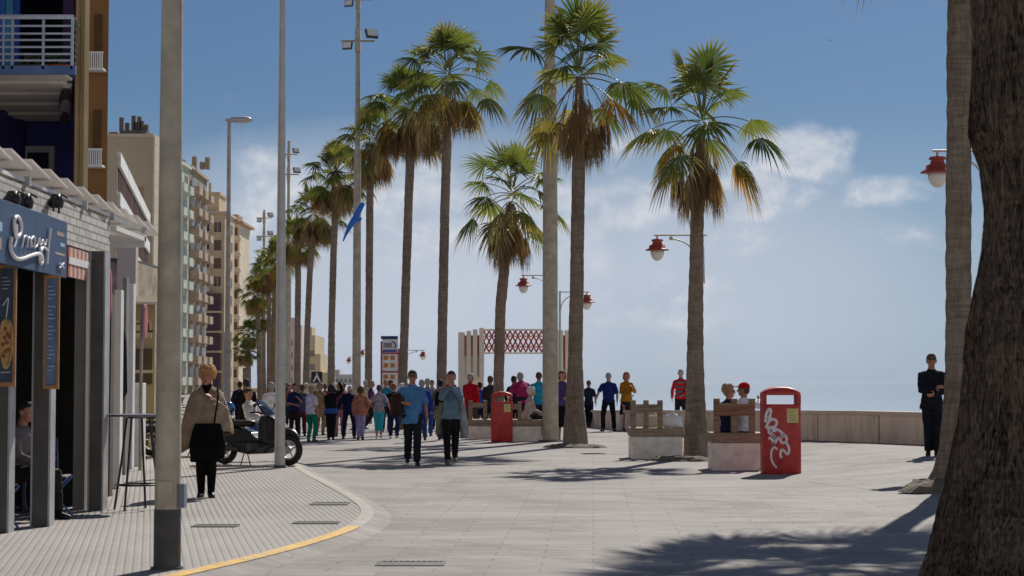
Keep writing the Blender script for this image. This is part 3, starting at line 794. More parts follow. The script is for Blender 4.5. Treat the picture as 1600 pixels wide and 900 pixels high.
def lantern_post(base, D, lant_px, side, label, s=1.0, post_px=None, tail=False):
    """post with one arm; lantern brim centre at lant_px; side=-1 arm to -x"""
    lp = H(lant_px[0], lant_px[1], D); pp = H(post_px, 600, D); z0 = gz(pp.x, pp.y)
    b = Vector((pp.x, D, z0)); l = lp-b
    t = thing('lantern_post', b, label, 'street lamp', group='promenade lamp posts with red lanterns')
    hz = l.z+.36*s; d = side; w = abs(l.x)
    m = MB(); m.tube([(0, 0, .0), (0, 0, .9), (0, 0, .92), (0, 0, hz+.03)], [.075, .065, .045, .035], n=14); m.tube([(0, 0, 0), (0, 0, .06)], [.16, .13], n=14); m.build('post', M_galv2, t)
    m = MB(); m.tube([(-.25*d if tail else 0, 0, hz), (d*(w+.08), 0, hz)], .022, n=8); m.tube([(d*w, 0, hz), (d*w, 0, hz-.12*s)], .025, n=8); m.build('arm', M_galv2, t)
    m = MB(); pts = [(0, 0, hz-.75*s)]
    for i in range(9):
        a = i/8*math.pi/2; pts.append((d*(.03+(w*.62)*(1-math.cos(a))), 0, hz-.62*s+(.52*s)*math.sin(a)))
    m.tube(pts, .018, n=8); m.ell((pts[-1][0], 0, pts[-1][2]+.02), (.05, .04, .05)); m.build('brace', M_galv2, t)
    zb = l.z
    hood = MB(); hood.loft([(d*w, 0, zb-.02*s, .30*s, .30*s), (d*w, 0, zb+.01*s, .27*s, .27*s), (d*w, 0, zb+.03*s, .21*s, .21*s), (d*w, 0, zb+.10*s, .20*s, .20*s), (d*w, 0, zb+.13*s, .13*s, .13*s), (d*w, 0, zb+.20*s, .11*s, .11*s), (d*w, 0, zb+.21*s, .15*s, .15*s), (d*w, 0, zb+.25*s, .14*s, .14*s), (d*w, 0, zb+.27*s, .05*s, .05*s)], 24)
    hood.build('hood', M_lred, t)
    gl = MB(); gl.loft([(d*w, 0, zb-.022*s, .17*s, .17*s), (d*w, 0, zb-.12*s, .165*s, .165*s), (d*w, 0, zb-.20*s, .13*s, .13*s), (d*w, 0, zb-.26*s, .08*s, .08*s), (d*w, 0, zb-.28*s, .02*s, .02*s)], 20)
    gl.build('glass_bowl', M_lampglass, t)
    return t
lantern_post(None, 46, (1027, 390), -1, 'lamp post half hidden by the palm between the planter benches', 1.0, 1090, True)
lb = kmap(); 
tt = [o for o in bpy.data.objects if o.name.startswith('lantern_post')][-1]
m = MB(); k = ppm(46); m.tube([((1101-1090)/k, 0, (H(1100, 443, 46)).z-tt.location.z), ((1100-1090)/k, 0, H(1100, 384, 46).z-tt.location.z)], .022, n=8)
for yy in (388, 436): m.tube([(0, 0, H(1100, yy, 46).z-tt.location.z), ((1101-1090)/k, 0, H(1100, yy, 46).z-tt.location.z)], .015, n=8)
m.build('banner_bar', M_galv2, tt)
lantern_post(None, 66, (818, 446), -1, 'lamp post hidden by the thick grey mast, lantern over the gateway', 1.0, 861, False)
lantern_post(None, 66, (917, 472), 1, 'lamp post with its lantern just past the wide crowned palm', 1.0, 875, False)
lantern_post(None, 32, (1465, 268), -1, 'lamp post behind the massive dark trunk with a large red lantern', 1.0, 1545, True)
lantern_post(None, 108, (661, 556), 1, 'small distant lantern between two palms behind the blue shirted man', .9, 632, False)
lantern_post(None, 150, (545, 564), -1, 'farthest lantern with its arm toward the buildings', .9, 552, False)
lantern_post(None, 140, (566, 553), -1, 'distant lantern beside the red framed information tower', .9, 574, False)

# ================================================================== BINS
def bin_(base_px, D0, wpx, hpx, label, graf):
    b = G(*base_px); k = ppm(b.y); w = wpx/k/2; h = hpx/k; dp = w*.75
    t = thing('litter_bin', b, label, 'litter bin', group='red litter bins')
    s0 = h*.80; s1 = h*.905
    PW = 4.5
    m = MB(); m.loft([(0, 0, .0, w*.96, dp*.96), (0, 0, .03, w, dp), (0, 0, s0-.02, w, dp), (0, 0, s0, w*.985, dp*.97)], 48, power=PW); m.build('body', M_red, t)
    for sd_ in (-1, 1):
        m = MB(); m.box(sd_*w*.97-(w*.2 if sd_ > 0 else 0), sd_*w*.97+(w*.2 if sd_ < 0 else 0), -dp*.8, dp*.8, s0-.01, s1+.02); m.build('side_post', M_red, t, bevel=.01)
    m = MB(); m.loft([(0, 0, s1, w*.99, dp*.98), (0, 0, s1+h*.015, w, dp), (0, 0, s1+h*.03, w*.98, dp), (0, 0, s1+h*.06, w*.80, dp*.95), (0, 0, s1+h*.085, w*.5, dp*.85), (0, 0, h, w*.2, dp*.6)], 48, power=PW); m.build('hood', M_red, t)
    m = MB(); m.box(w*.22, w*.80, -dp-.008, -dp-.001, s0*.74, s0*.94)
    lb_ = m.build('label_plate', mat('label_yellow', (.62, .56, .24), .5, .1, 8), t)
    m = MB()
    for q in range(5): m.box(w*.30, w*(.70-.08*(q % 2)), -dp-.011, -dp-.008, s0*(.77+.033*q), s0*(.779+.033*q))
    m.build('label_lines', mat('label_ink', (.35, .32, .12), .6), lb_)
    if graf:
        m = MB()
        def st(pts, r=.025):
            P3 = [(-w+(x-1189)/k*1.0, -dp-.004, (740-y)/k) for x, y in pts]
            P3 = smooth([Vector(p) for p in P3], 2); m.tube(P3, r, n=6, flat=1, T=lambda p: Vector((p.x, -dp-.002+(p.y+dp+.004)*.25, p.z)))
        st([(1193, 659), (1194, 645), (1199, 637), (1202, 640), (1200, 650), (1193, 654), (1203, 652)])
        st([(1194, 668), (1198, 656), (1207, 653), (1212, 660), (1205, 668), (1200, 665), (1196, 672), (1210, 672)])
        st([(1197, 676), (1206, 668), (1216, 672), (1220, 678), (1212, 686), (1206, 680), (1200, 674)])
        st([(1198, 682), (1208, 690), (1203, 694), (1212, 686), (1200, 676)])
        st([(1219, 676), (1226, 682), (1225, 690), (1217, 691), (1215, 683), (1222, 678)])
        st([(1225, 690), (1230, 700), (1227, 710), (1222, 703), (1217, 700), (1215, 710), (1218, 714)])
        st([(1211, 701), (1206, 696), (1202, 702), (1201, 714), (1205, 724), (1210, 729)], .02)
        g = m.build('graffiti', mat('graffiti_white', (.78, .68, .72), .6, .05, 9), t); g['label'] = 'looping white spray painted tag'
    return t
bin_((1220, 741), None, 61, 136, 'red litter bin covered in white graffiti with a yellow label', True)
bin_((784, 690), None, 34, 78, 'smaller red litter bin standing against the white haired sitter bench', False)

# ================================================================== BENCHES
def bench(x0, x1, ybase, ytop, backs, label, backtop, slats, dep=.9, warm=False, rot=0):
    a = G(x0, ybase); b_ = G(x1, ybase); c = (a+b_)/2; k = ppm(c.y); w = (x1-x0)/k/2
    h = (ybase-ytop)/k; c.z = gz(c.x, c.y)
    t = thing('planter_bench', (c.x, c.y, c.z), label, 'bench', rotz=rot, group='concrete and timber benches')
    m = MB(); m.box(-w*.97, w*.97, 0, dep, -.03, h-.17); m.build('concrete_block', M_conc, t, bevel=.03)
    nb = 3
    for i in range(nb):
        m = MB(); m.box(-w, w, -.03+i*(dep+.06)/nb, -.03+(i+1)*(dep+.06)/nb-.012, h-.167, h); m.build('seat_plank', M_wood, t, bevel=.008)
    for x in backs:
        X = (x-(x0+x1)/2)/k; bw = .055
        m = MB(); m.box(X-bw, X+bw, .02, .10, h, (ybase-backtop)/k+.03); m.build('back_post', M_wood, t, bevel=.006)
    y0_, y1_ = slats
    m = MB(); m.box((backs[0]-(x0+x1)/2)/k-.04, (backs[-1]-(x0+x1)/2)/k+.04, -.022, .018, (ybase-y1_)/k, (ybase-y0_)/k); m.build('backrest', M_wood2 if warm else M_wood, t, bevel=.006)
    return t, c, k, h
B1 = bench(985, 1068, 717, 669, (990, 1010, 1032), 'timber topped bench block with empty seat and a plastic bag', 628, (632, 645))
B2 = bench(1113, 1196, 735, 677, (1121, 1148, 1176), 'timber topped bench block with the red capped man sitting on it', 626, (631, 650), warm=True)
B3 = bench(785, 848, 690, 656, (792, 812), 'bench block beside the small red bin where a white haired person sits', 630, (632, 640))
B4 = bench(731, 772, 686, 656, (735, 758), 'far bench block next to the person in the red jacket', 628, (630, 637))
# plastic bag on bench 1
p = H(1051, 667, B1[1].y+.35)
m = MB(); rng = random.Random(4)
n = 18; vs = []
for i in range(9):
    t_ = i/8; r = .17*math.sin(min(1, .25+t_*.9)*math.pi)**.6+.03
    if t_ > .8: r *= .55
    for k in range(n):
        a = 2*math.pi*k/n; j = 1+.25*noise.noise(Vector((math.cos(a)*2, math.sin(a)*2, t_*4)))
        vs.append((r*j*math.cos(a)*1.1, r*j*math.sin(a)*.6, t_*.36))
m.add(vs, [(i*n+k, i*n+(k+1) % n, (i+1)*n+(k+1) % n, (i+1)*n+k) for i in range(8) for k in range(n)]+[tuple(range(n-1, -1, -1))], 0, True)
o = m.build('plastic_bag', mat('plastic_white', (.72, .74, .76), .25, .1, 5)); o.location = (p.x, p.y, B1[1].z+B1[3])
tag(o, 'crumpled white plastic bag on the empty bench block', 'bag')
# newspaper-like wrap behind posts
m = MB(); m.box(-.12, .12, 0, .2, 0, .24); m.tube([(-.09, .1, .24), (-.06, .1, .36), (.06, .1, .36), (.09, .1, .24)], .012, n=6)
o = m.build('shopping_bag', mat('bag_beige', (.55, .48, .42), .7, .1, 7), bevel=.02); p = H(1018, 668, B1[1].y+.45); o.location = (p.x, p.y, B1[1].z+B1[3])
tag(o, 'beige shopping bag seen between the back posts of the empty bench', 'bag')

# ================================================================== GATEWAY, INFO TOWER, SIGNS, KITE
D = 90; k = ppm(D)
b = H(800, 600, D); b.z = gz(b.x, b.y)-.05
t = thing('beach_gateway', b, 'cream gateway with two slotted towers and a red lattice beam', 'gateway')
M_cream = mat('gateway_cream', (.66, .60, .52), .8, .08, 2, bump=.2)
M_rust = mat('gateway_red', (.42, .10, .06), .7, .15, 4)
def X_(x): return (x-800)/k
def Z_(y): return H(800, y, D).z-b.z
for (xa, xb, nm) in ((716, 756, 0), (871, 889, 1)):
    m = MB()
    # tower with three stepped fins
    fins = 4 if nm == 0 else 2
    for i in range(fins):
        x0 = X_(xa)+(X_(xb)-X_(xa))*i/fins; x1 = X_(xa)+(X_(xb)-X_(xa))*(i+1)/fins
        m.box(x0+ (.0 if i == 0 else .09), x1, -.35+.08*(fins-i), .9, Z_(590), Z_(519-2.2*i) if nm == 0 else Z_(516))
    m.box(X_(xa), X_(xb), .0, .8, 0, Z_(530))
    m.build('tower', M_cream, t, bevel=.02)
    m = MB()
    for i in range(1, fins):
        x0 = X_(xa)+(X_(xb)-X_(xa))*i/fins
        m.box(x0+.005, x0+.085, -.06, .5, Z_(556 if nm == 0 else 575), Z_(524))
    m.build('slot', M_rust, t)
m = MB(); m.box(X_(756), X_(871), .0, .12, Z_(517), Z_(514)); m.box(X_(756), X_(871), 0, .12, Z_(553), Z_(550.5)); m.build('beam_rail', M_cream, t)
m = MB(); x = 756; rows = [(517, 533.5), (533.5, 550)]
w = 8.2
for (ya, yb) in rows:
    x = 756
    while x < 870:
        for (p0, p1) in (((x, ya), (x+w, yb)), ((x, yb), (x+w, ya))):
            m.tube([(X_(p0[0]), .06, Z_(p0[1])), (X_(p1[0]), .06, Z_(p1[1]))], .042, n=6)
        m.ell((X_(x+w/2), .06, Z_((ya+yb)/2)), (.075, .06, .075)); m.ell((X_(x), .06, Z_((ya+yb)/2)), (.045, .05, .045))
        x += w
m.build('lattice', M_rust, t)

D = 90; b = H(608, 600, D); b.z = gz(b.x, b.y)
t = thing('information_tower', b, 'white information tower with red frame, blue lettered header and four orange squares', 'information sign')
def Xi(x): return (x-608)/ppm(D)
def Zi(y): return H(608, y, D).z-b.z
m = MB(); m.box(Xi(597), Xi(622), 0, .35, 0, Zi(530)); m.build('panel', M_white, t)
m = MB(); m.box(Xi(594.5), Xi(597), -.03, .38, 0, Zi(533)); m.box(Xi(622), Xi(624), -.03, .38, 0, Zi(545))
for y in (552, 581): m.box(Xi(597), Xi(622), -.03, -.002, Zi(y+1.2), Zi(y-1.2))
m.build('frame', mat('tower_red', (.35, .04, .05), .5), t)
m = MB(); m.box(Xi(595), Xi(621), -.04, .39, Zi(529.8), Zi(525)); m.build('header_band', mat('tower_navy', (.02, .03, .12), .5), t)
m = MB(); m.box(Xi(598), Xi(620), -.02, -.004, Zi(550), Zi(546.2))
m.tube([(Xi(612), -.012, Zi(534)), (Xi(617), -.012, Zi(536)), (Xi(618.5), -.012, Zi(540)), (Xi(616), -.012, Zi(544))], .035, n=6)
m.build('blue_mark', mat('tower_blue', (.05, .07, .28), .5), t)
m = MB()
for x in (600, 604.5, 609):
    m.tube([(Xi(x), -.012, Zi(543.5)), (Xi(x+.6), -.012, Zi(535.5)), (Xi(x+2.6), -.012, Zi(537)), (Xi(x+2.8), -.012, Zi(543.5))], .028, n=6)
m.build('lettering', mat('tower_grey', (.3, .28, .28), .6), t)
for (x, y) in ((602.5, 559), (613, 559), (602.5, 571), (613, 571), (602.5, 589), (613, 589)):
    m = MB(); m.box(Xi(x-3), Xi(x+3.6), -.02, -.003, Zi(y+3.4), Zi(y-3.4)); m.build('orange_square', mat('tower_orange', (.50, .18, .03), .5, .15, 12), t)

D = 70; b = H(495, 600, D); b.z = gz(b.x, b.y); kk = ppm(D)
t = thing('crossing_sign', b, 'square black crossing sign with a white walking figure above the crowd', 'road sign')
zc = H(495, 589, D).z-b.z
m = MB(); m.tube([(0, .03, 0), (0, .03, zc+.2)], .03, n=10); m.build('post', M_galv, t)
m = MB(); m.box(-.21, .21, -.02, 0, zc-.22, zc+.2); m.build('panel', mat('sign_black', (.015, .017, .03), .4), t, bevel=.004)
m = MB(); m.ell((0, -.024, zc+.12), (.035, .006, .035))
m.add([(-.02, -.024, zc+.09), (.03, -.024, zc+.09), (.16, -.024, zc-.18), (.09, -.024, zc-.18), (.0, -.024, zc-.02), (-.09, -.024, zc-.18), (-.16, -.024, zc-.18)], [(0, 1, 4), (1, 2, 3, 4), (0, 4, 5, 6)])
m.build('walking_figure', M_white, t)

D = 65.2; m = MB()
prof = [(568, 317, 3), (564, 323, 4.2), (560, 331, 4.6), (555, 340, 4.4), (549, 350, 4.5), (544, 359, 3.2), (540, 367, 2.0), (536, 377, 1.0)]
b = H(555, 345, D); kk = ppm(D)
secs = [H(x, y, D)-b for x, y, w_ in prof]
m.tube(secs, [w_/kk for *_, w_ in prof], n=12, flat=.5)
fin = [H(x, y, D)-b for x, y in ((556, 337), (566, 341), (563, 346), (552, 348))]
m.add([p+Vector((0, o_, 0)) for o_ in (-.02, .02) for p in fin], [(0, 1, 2, 3), (7, 6, 5, 4), (0, 4, 5, 1), (1, 5, 6, 2), (2, 6, 7, 3), (3, 7, 4, 0)])
o = m.build('kite', mat('kite_blue', (.01, .16, .60), .4, .15, 3)); o.location = b
tag(o, 'bright blue fish shaped kite against the mast with two floodlight clusters', 'kite')
# ================================================================== PEOPLE
PEND = []       # (object, voxel size, smoothing iterations, post)
def pend(mb, name, mats, parent, voxel, sm=2, post=None):
    o = mb.build(name, mats, parent, fixn=False); PEND.append((o, voxel, sm, post)); return o
def bake():
    for o, vx, sm, post in PEND:
        r = o.modifiers.new('r', 'REMESH'); r.mode = 'VOXEL'; r.voxel_size = vx; r.use_smooth_shade = True
        s = o.modifiers.new('s', 'SMOOTH'); s.iterations = sm; s.factor = .5
    dg = bpy.context.evaluated_depsgraph_get()
    for o, vx, sm, post in PEND:
        me = bpy.data.meshes.new_from_object(o.evaluated_get(dg)); old = o.data
        mats = list(old.materials)
        o.modifiers.clear(); me.materials.clear()
        for m in mats: me.materials.append(m)
        nm = old.name; o.data = me; bpy.data.meshes.remove(old); me.name = nm
        me.polygons.foreach_set('use_smooth', [True]*len(me.polygons))
        me.polygons.foreach_set('material_index', [0]*len(me.polygons))
        if post: post(me)
SKINS = {'fair': (.50, .28, .20), 'tan': (.38, .19, .12), 'red': (.46, .21, .15), 'dark': (.25, .12, .07)}
def skin(n): return mat('skin_'+n, SKINS[n], .55, .06, 30, spec=.35)
HAIRC = {'blond': (.50, .25, .09), 'grey': (.32, .31, .30), 'white': (.62, .60, .57), 'black': (.02, .017, .015), 'brown': (.09, .05, .03), 'auburn': (.22, .09, .04), 'sand': (.33, .22, .12)}
def hairm(n): return mat('hair_'+n, HAIRC[n], .75, .35, 40, bump=.6, bscale=60)
M_eye = mat('eye_dark', (.015, .012, .01), .25); M_lip = mat('lips', (.34, .10, .09), .5)

def two_bone(a, t, l1, l2, pole):
    d = t-a; D = d.length; D = min(max(D, abs(l1-l2)+.01), l1+l2-.002); dn = d.normalized(); t = a+dn*D
    x = (l1*l1-l2*l2+D*D)/(2*D); h = math.sqrt(max(0, l1*l1-x*x))
    p = (pole-dn*pole.dot(dn)).normalized()
    return a+dn*x+p*h, t

def person(foot, face, hpx, label, *, hem_=None, tights=None, D=None, sex='m', skin_='tan', hair='brown', hairstyle='short', top=('long', '7fa0c0'), bottom=('trousers', '20242c'),
           shoes='1c1c1e', lean=0, turn=0, nod=0, arms=('down', 'down'), legs='stand', fat=1.0, near=False, shades=False, hat=None, group=None, sit=None, H_=None, world=None, extra=None, category='person', vx=None):
    if world is not None: b = Vector(world)
    elif D: b = H(foot[0], 600, D); b.z = gz(b.x, b.y)
    else: b = G(*foot)
    if foot is not None and len(foot) > 2: b = G(foot[0], foot[1], foot[2])
    s = (H_ if H_ else hpx/ppm(b.y))/1.735
    t = thing('person', b, label, category, rotz=R(face), group=group); t.scale = (s, s, s)
    V = Vector
    bv = (.0065 if near else .0125)/1; cv = (.011 if near else .02)
    if vx: bv, cv = vx
    lv = R(lean)
    zb = .93; dz = 0
    if sit is not None: dz = sit/s-.86          # pelvis height shift so that the seat is touched
    def up(p):                                   # upper body transform
        p = V(p)
        if p.z > zb:
            q = p-V((0, 0, zb)); y, z = q.y, q.z
            w = min(1, (p.z-zb)/.25)
            a_ = lv*w
            q.y = y*math.cos(a_)-z*math.sin(a_); q.z = z*math.cos(a_)+y*math.sin(a_); p = q+V((0, 0, zb))
        return p+V((0, 0, dz))
    sw_ = .175 if sex == 'm' else .152; hw = .155 if sex == 'm' else .168
    F = fat
    hip = [V((sd*.088, 0, .90+dz)) for sd in (-1, 1)]
    sh = [up(V((sd*(sw_-.012), .0, 1.385))) for sd in (-1, 1)]
    # legs
    ank = []; knee = []; toe = []
    for i, sd in enumerate((-1, 1)):
        if sit is not None:
            kn = hip[i]+V((sd*.06, -.42, .01)); a = V((kn.x+sd*.01, kn.y-.02+(.1 if legs == 'tuck' else 0), .075)); td = V((sd*.1, -1, 0)); 
            if kn.z-a.z > .46: a = kn+(a-kn).normalized()*.46
        else:
            if legs == 'stand': a = V((sd*.10, .01*sd, .075)); td = V((sd*.25, -1, 0)); kp = V((sd*.1, -1, 0))
            elif legs == 'wide': a = V((sd*.17, .02*sd, .075)); td = V((sd*.35, -1, 0)); kp = V((sd*.3, -1, 0))
            elif legs == 'walk': a = V((sd*.06, -.24*sd, .075+(.05 if sd < 0 else 0))); td = V((sd*.1, -1, -.0 if sd > 0 else -.5)); kp = V((0, -1, 0))
            elif legs == 'walk2': a = V((sd*.06, .24*sd, .075+(.05 if sd > 0 else 0))); td = V((sd*.1, -1, -.0 if sd < 0 else -.5)); kp = V((0, -1, 0))
            elif legs == 'close': a = V((sd*.065, -.03*sd, .075)); td = V((sd*.2, -1, 0)); kp = V((0, -1, 0))
            kn, a2 = two_bone(hip[i], a, .425, .425, kp)
            if (a2-a).length > .01: a2 = a
            a = a2
        knee.append(kn); ank.append(a); toe.append(td.normalized())
    # arms
    el = []; wr = []; hd = []
    for i, sd in enumerate((-1, 1)):
        A = arms[i]; c = sh[i]
        pol = V((sd*.5, 1, -.3))
        P = {'down': (V((sd*.10, -.03, -.50)), pol), 'out': (V((sd*.22, .02, -.44)), pol), 'fwd': (V((sd*.03, -.28, -.40)), pol), 'back': (V((sd*.05, .20, -.44)), pol),
             'mouth': (V((-sd*.11, -.27, .05)), V((sd*.7, -.1, -1))), 'eyes': (V((-sd*.10, -.22, .17)), V((sd*1, 0, -.6))), 'fold': (V((-sd*.20, -.23, -.22)), V((sd*.8, .1, -1))),
             'belly': (V((-sd*.13, -.22, -.33)), V((sd*1, .3, -.5))), 'hip': (V((sd*.02, -.06, -.40)), V((sd*1, .6, 0))), 'strap': (V((-sd*.05, -.20, -.07)), V((sd*.6, 0, -1))),
             'phone': (V((-sd*.08, -.30, -.10)), V((sd*.6, 0, -1))), 'up': (V((sd*.12, -.12, .42)), V((sd*1, 0, 0))), 'lap': (V((-sd*.08, -.30, -.36)), pol), 'point': (V((sd*.3, -.38, .05)), V((sd, 0, -1))),
             'behind': (V((-sd*.10, .17, -.40)), V((sd*1, .4, 0))), 'clutch': (V((sd*.02, -.16, -.24)), V((sd*1, .6, -.3)))}[A]
        e, w = two_bone(c, c+P[0], .285, .255, P[1]); el.append(e); wr.append(w)
    # ---- body mesh
    m = MB()
    tor = [(0, 0, .84, hw*.9, .105), (0, 0, .93, hw, .115), (0, -.005, 1.02, hw*.95*F, .11*F), (0, -.005, 1.12, .138*F, .10*F), (0, 0, 1.24, .15*F, .105*F), (0, 0, 1.33, sw_*.95, .10), (0, .005, 1.395, sw_*.84, .078), (0, .01, 1.45, .085, .06), (0, .01, 1.50, .056, .056), (0, .0, 1.56, .052, .055)]
    m.loft(tor, 20, T=up)
    hc = up(V((0, -.015, 1.625)))
    HR = Matrix.Rotation(R(turn), 3, 'Z') @ Matrix.Rotation(R(-nod), 3, 'X') @ Matrix.Scale(1.07, 3)
    def hp(p): return hc+HR @ V(p)
    hT = lambda p: hc+HR @ p
    m.ell((0, .008, .012), (.074, .093, .098), 16, 12, T=hT)
    m.ell((0, -.022, -.05), (.056, .066, .065), 14, 10, T=hT)
    m.ell((0, -.055, -.088), (.028, .028, .022), 10, 8, T=hT)
    m.tube([(0, -.085, .018), (0, -.102, -.012), (0, -.108, -.026)], [.009, .013, .015], 8, cap='round', T=hT)
    m.ell((0, -.082, -.058), (.026, .014, .014), 8, 6, T=hT)
    m.ell((0, -.078, .034), (.052, .016, .012), 10, 6, T=hT)
    for sd in (-1, 1):
        m.ell((sd*.076, .008, -.008), (.011, .020, .032), 8, 8, T=hT)
        m.ell((sd*.042, -.062, -.028), (.02, .02, .02), 8, 6, T=hT)
    m.tube([hp((0, .01, -.04)), up(V((0, .01, 1.46)))], [.054, .058], 14)
    for i, sd in enumerate((-1, 1)):
        m.tube([sh[i]-V((sd*.03, 0, .0)), sh[i]*.6+el[i]*.4, el[i], el[i]*.6+wr[i]*.4, wr[i]], [.048, .044*F, .038, .037, .026], 12, cap='round')
        # hand
        f = (wr[i]-el[i]).normalized(); nn = V((-sd, -.2, 0)); nn = (nn-f*nn.dot(f))
        if nn.length < .1: nn = V((0, -1, 0))-f*V((0, -1, 0)).dot(f)
        nn.normalize(); b2 = f.cross(nn).normalized()
        if b2.y > 0: b2 = -b2                     # thumb side towards the front
        pc = wr[i]+f*.045
        rot = Matrix((b2, nn, f)).transposed()
        m.ell(pc, (.040, .016, .052), 10, 8, rot=rot)
        for q, (off, ln) in enumerate(((.028, .068), (.010, .078), (-.009, .073), (-.027, .056))):
            p0 = wr[i]+f*.075+b2*off; cl_ = .35
            p1 = p0+f*ln*.5+nn*ln*.12; p2 = p1+(f*.75+nn*.65).normalized()*ln*.5
            m.tube([p0-f*.02, p0, p1, p2], [.009, .009, .0085, .0075], 7, cap='round')
        p0 = wr[i]+f*.025+b2*.030; m.tube([p0, p0+(f*.5+b2*.8+nn*.2).normalized()*.035, p0+(f*.9+b2*.7+nn*.5).normalized()*.065], [.012, .010, .008], 7, cap='round')
        m.tube([hip[i], hip[i]*.55+knee[i]*.45, knee[i], knee[i]*.65+ank[i]*.35+V((0, .012, 0)), ank[i]], [.088, .074*(.5+F*.5), .054, .054, .036], 12, cap='round')
        td = toe[i]; m.tube([ank[i]+V((0, .02, -.03)), ank[i]+V(td)*.07+V((0, 0, -.045))], [.035, .026], 8, cap='round')
    def facepaint(me):
        if not near and hpx < 120: return
        mi = [0]*len(me.polygons); inv = HR.inverted()
        for p in me.polygons:
            q = inv @ (p.center-hc)
            if q.y > -.05 or abs(q.z) > .1: continue
            if (abs(abs(q.x)-.030)/.015)**2+((q.z-.012)/.007)**2 < 1: mi[p.index] = 1
            elif (q.x/.026)**2+((q.z+.058)/.009)**2 < 1: mi[p.index] = 2
            elif (abs(abs(q.x)-.032)/.022)**2+((q.z-.036)/.005)**2 < 1: mi[p.index] = 3
        me.polygons.foreach_set('material_index', mi)
    pend(m, 'body', [skin(skin_), M_eye, M_lip, hairm(hair if hair != 'white' else 'grey')], t, bv, 1, facepaint)
    # ---- hair
    hm = hairm(hair); m = MB()
    if hairstyle == 'bald':
        m.loft([(0, .02, -.03, .078, .075), (0, .02, .02, .079, .08), (0, .03, .045, .07, .07)], 14, T=hT)
    else:
        m.ell((0, .022, .030), (.083, .092, .093), 14, 10, T=hT)
        m.ell((0, -.035, .072), (.062, .052, .040), 12, 8, T=hT)
        m.ell((0, .045, -.01), (.074, .066, .075), 12, 8, T=hT)
    if hairstyle == 'puffy':
        for q in range(64):
            a = q*2.4; zz = -.03+.15*(q/64); rr = .082*math.sqrt(max(.05, 1-((zz-.03)/.115)**2))
            x, y = rr*math.cos(a), .02+rr*math.sin(a)
            if y < -.05 and zz < .06: continue
            jj = 1.22+.12*noise.noise(V((x*40, y*40, zz*40))); m.ell((x*jj, y*jj, zz+.02), (.022, .022, .024), 8, 6, T=hT)
    if hairstyle in ('bob', 'long'):
        for sd in (-1, 1): m.tube([(sd*.06, .01, .06), (sd*.082, .02, -.02), (sd*.074, .03, -.09 if hairstyle == 'bob' else -.2)], [.035, .032, .025], 8, cap='round', T=hT)
        m.tube([(0, .07, .03), (0, .085, -.06), (0, .085, -.10 if hairstyle == 'bob' else -.26)], [.06, .06, .045 if hairstyle == 'bob' else .05], 10, cap='round', T=hT)
    if hairstyle == 'bun':
        m.ell((0, .10, .075), (.04, .04, .04), 10, 8, T=hT)
    if hat != 'cap_only': pend(m, 'hair', hm, t, .011 if near else .014, 1)
    if hat:
        hcMat = fab(hat); m = MB()
        m.ell((0, .015, .058), (.088, .102, .078), 16, 10, T=hT)
        m.tube([(-.045, -.075, .055), (0, -.10, .058), (.045, -.075, .055)], [.022, .05, .022], 8, T=lambda p: hT(V((p.x, p.y-.03, .055+(p.z-.055)*.22))))
        pend(m, 'cap', hcMat, t, .011, 1)
    if shades:
        m = MB()
        for sd in (-1, 1):
            m.ell((sd*.031, -.098, .012), (.026, .007, .019), 10, 6, T=hT); m.tube([(sd*.056, -.085, .018), (sd*.08, .0, .012)], .004, 6, T=hT)
        m.tube([(-.01, -.104, .016), (.01, -.104, .016)], .004, 6, T=hT)
        m.build('sunglasses', M_black, t)
    # ---- top garment
    kind, colr = top; cm = fab(colr); m = MB()
    e_ = .014 if kind != 'jacket' else .028
    hem = {'tshirt': .86, 'long': .86, 'jacket': .80, 'cardigan': .84, 'vest': .86, 'coat': .60, 'dress': .86, 'poncho': .95, 'none': .9}[kind] if hem_ is None else hem_
    tv = [(0, -.002, hem, hw*(1.13+max(0, .86-hem)*1.2)+e_, .142+e_), (0, -.002, .93, hw*1.0+e_+.004, .12+e_), (0, -.005, 1.03, hw*.92*F+e_, .115*F+e_), (0, -.005, 1.13, .142*F+e_, .105*F+e_), (0, 0, 1.25, .155*F+e_, .108*F+e_), (0, 0, 1.34, sw_*.95+e_, .103+e_), (0, .005, 1.40, sw_*.86+e_*.6, .080+e_*.6), (0, .01, 1.455, .092, .066), (0, .012, 1.485, .068, .062)]
    if hem < .75: tv.insert(0, (0, 0, hem, hw*1.25+e_, .16+e_)); tv[1] = (0, 0, .84, hw*1.1+e_, .13+e_)
    m.loft(tv, 22, T=up)
    for i, sd in enumerate((-1, 1)):
        ex = e_-.002
        if kind in ('tshirt', 'dress'):
            m.tube([sh[i]-V((sd*.04, 0, .0)), sh[i], sh[i]*.5+el[i]*.5, sh[i]*.2+el[i]*.8], [.060+ex*.4, .056*(.5+F*.5)+ex, .056*(.4+F*.6)+ex, .056*F+ex], 12, cap='round')
        elif kind != 'vest':
            m.tube([sh[i]-V((sd*.04, 0, .0)), sh[i], sh[i]*.5+el[i]*.5, el[i], el[i]*.5+wr[i]*.5, el[i]*.05+wr[i]*.95], [.060+ex*.4, .055*(.5+F*.5)+ex*.8, .054*(.4+F*.6)+ex*.8, .047+ex*.8, .043+ex*.8, .034+ex*.7], 12, cap='round')
    def wrinkle(me, amp=.010, sc=8):
        for v in me.vertices:
            cc_ = V((v.co.x, v.co.y, v.co.z*1.9+v.co.x*.8)); q = noise.noise(cc_*sc+V((s*31, b.x, 0)))*.9+.6*(abs(noise.noise(cc_*sc*1.7))*2-.6)
            n_ = v.normal; v.co += n_*q*amp
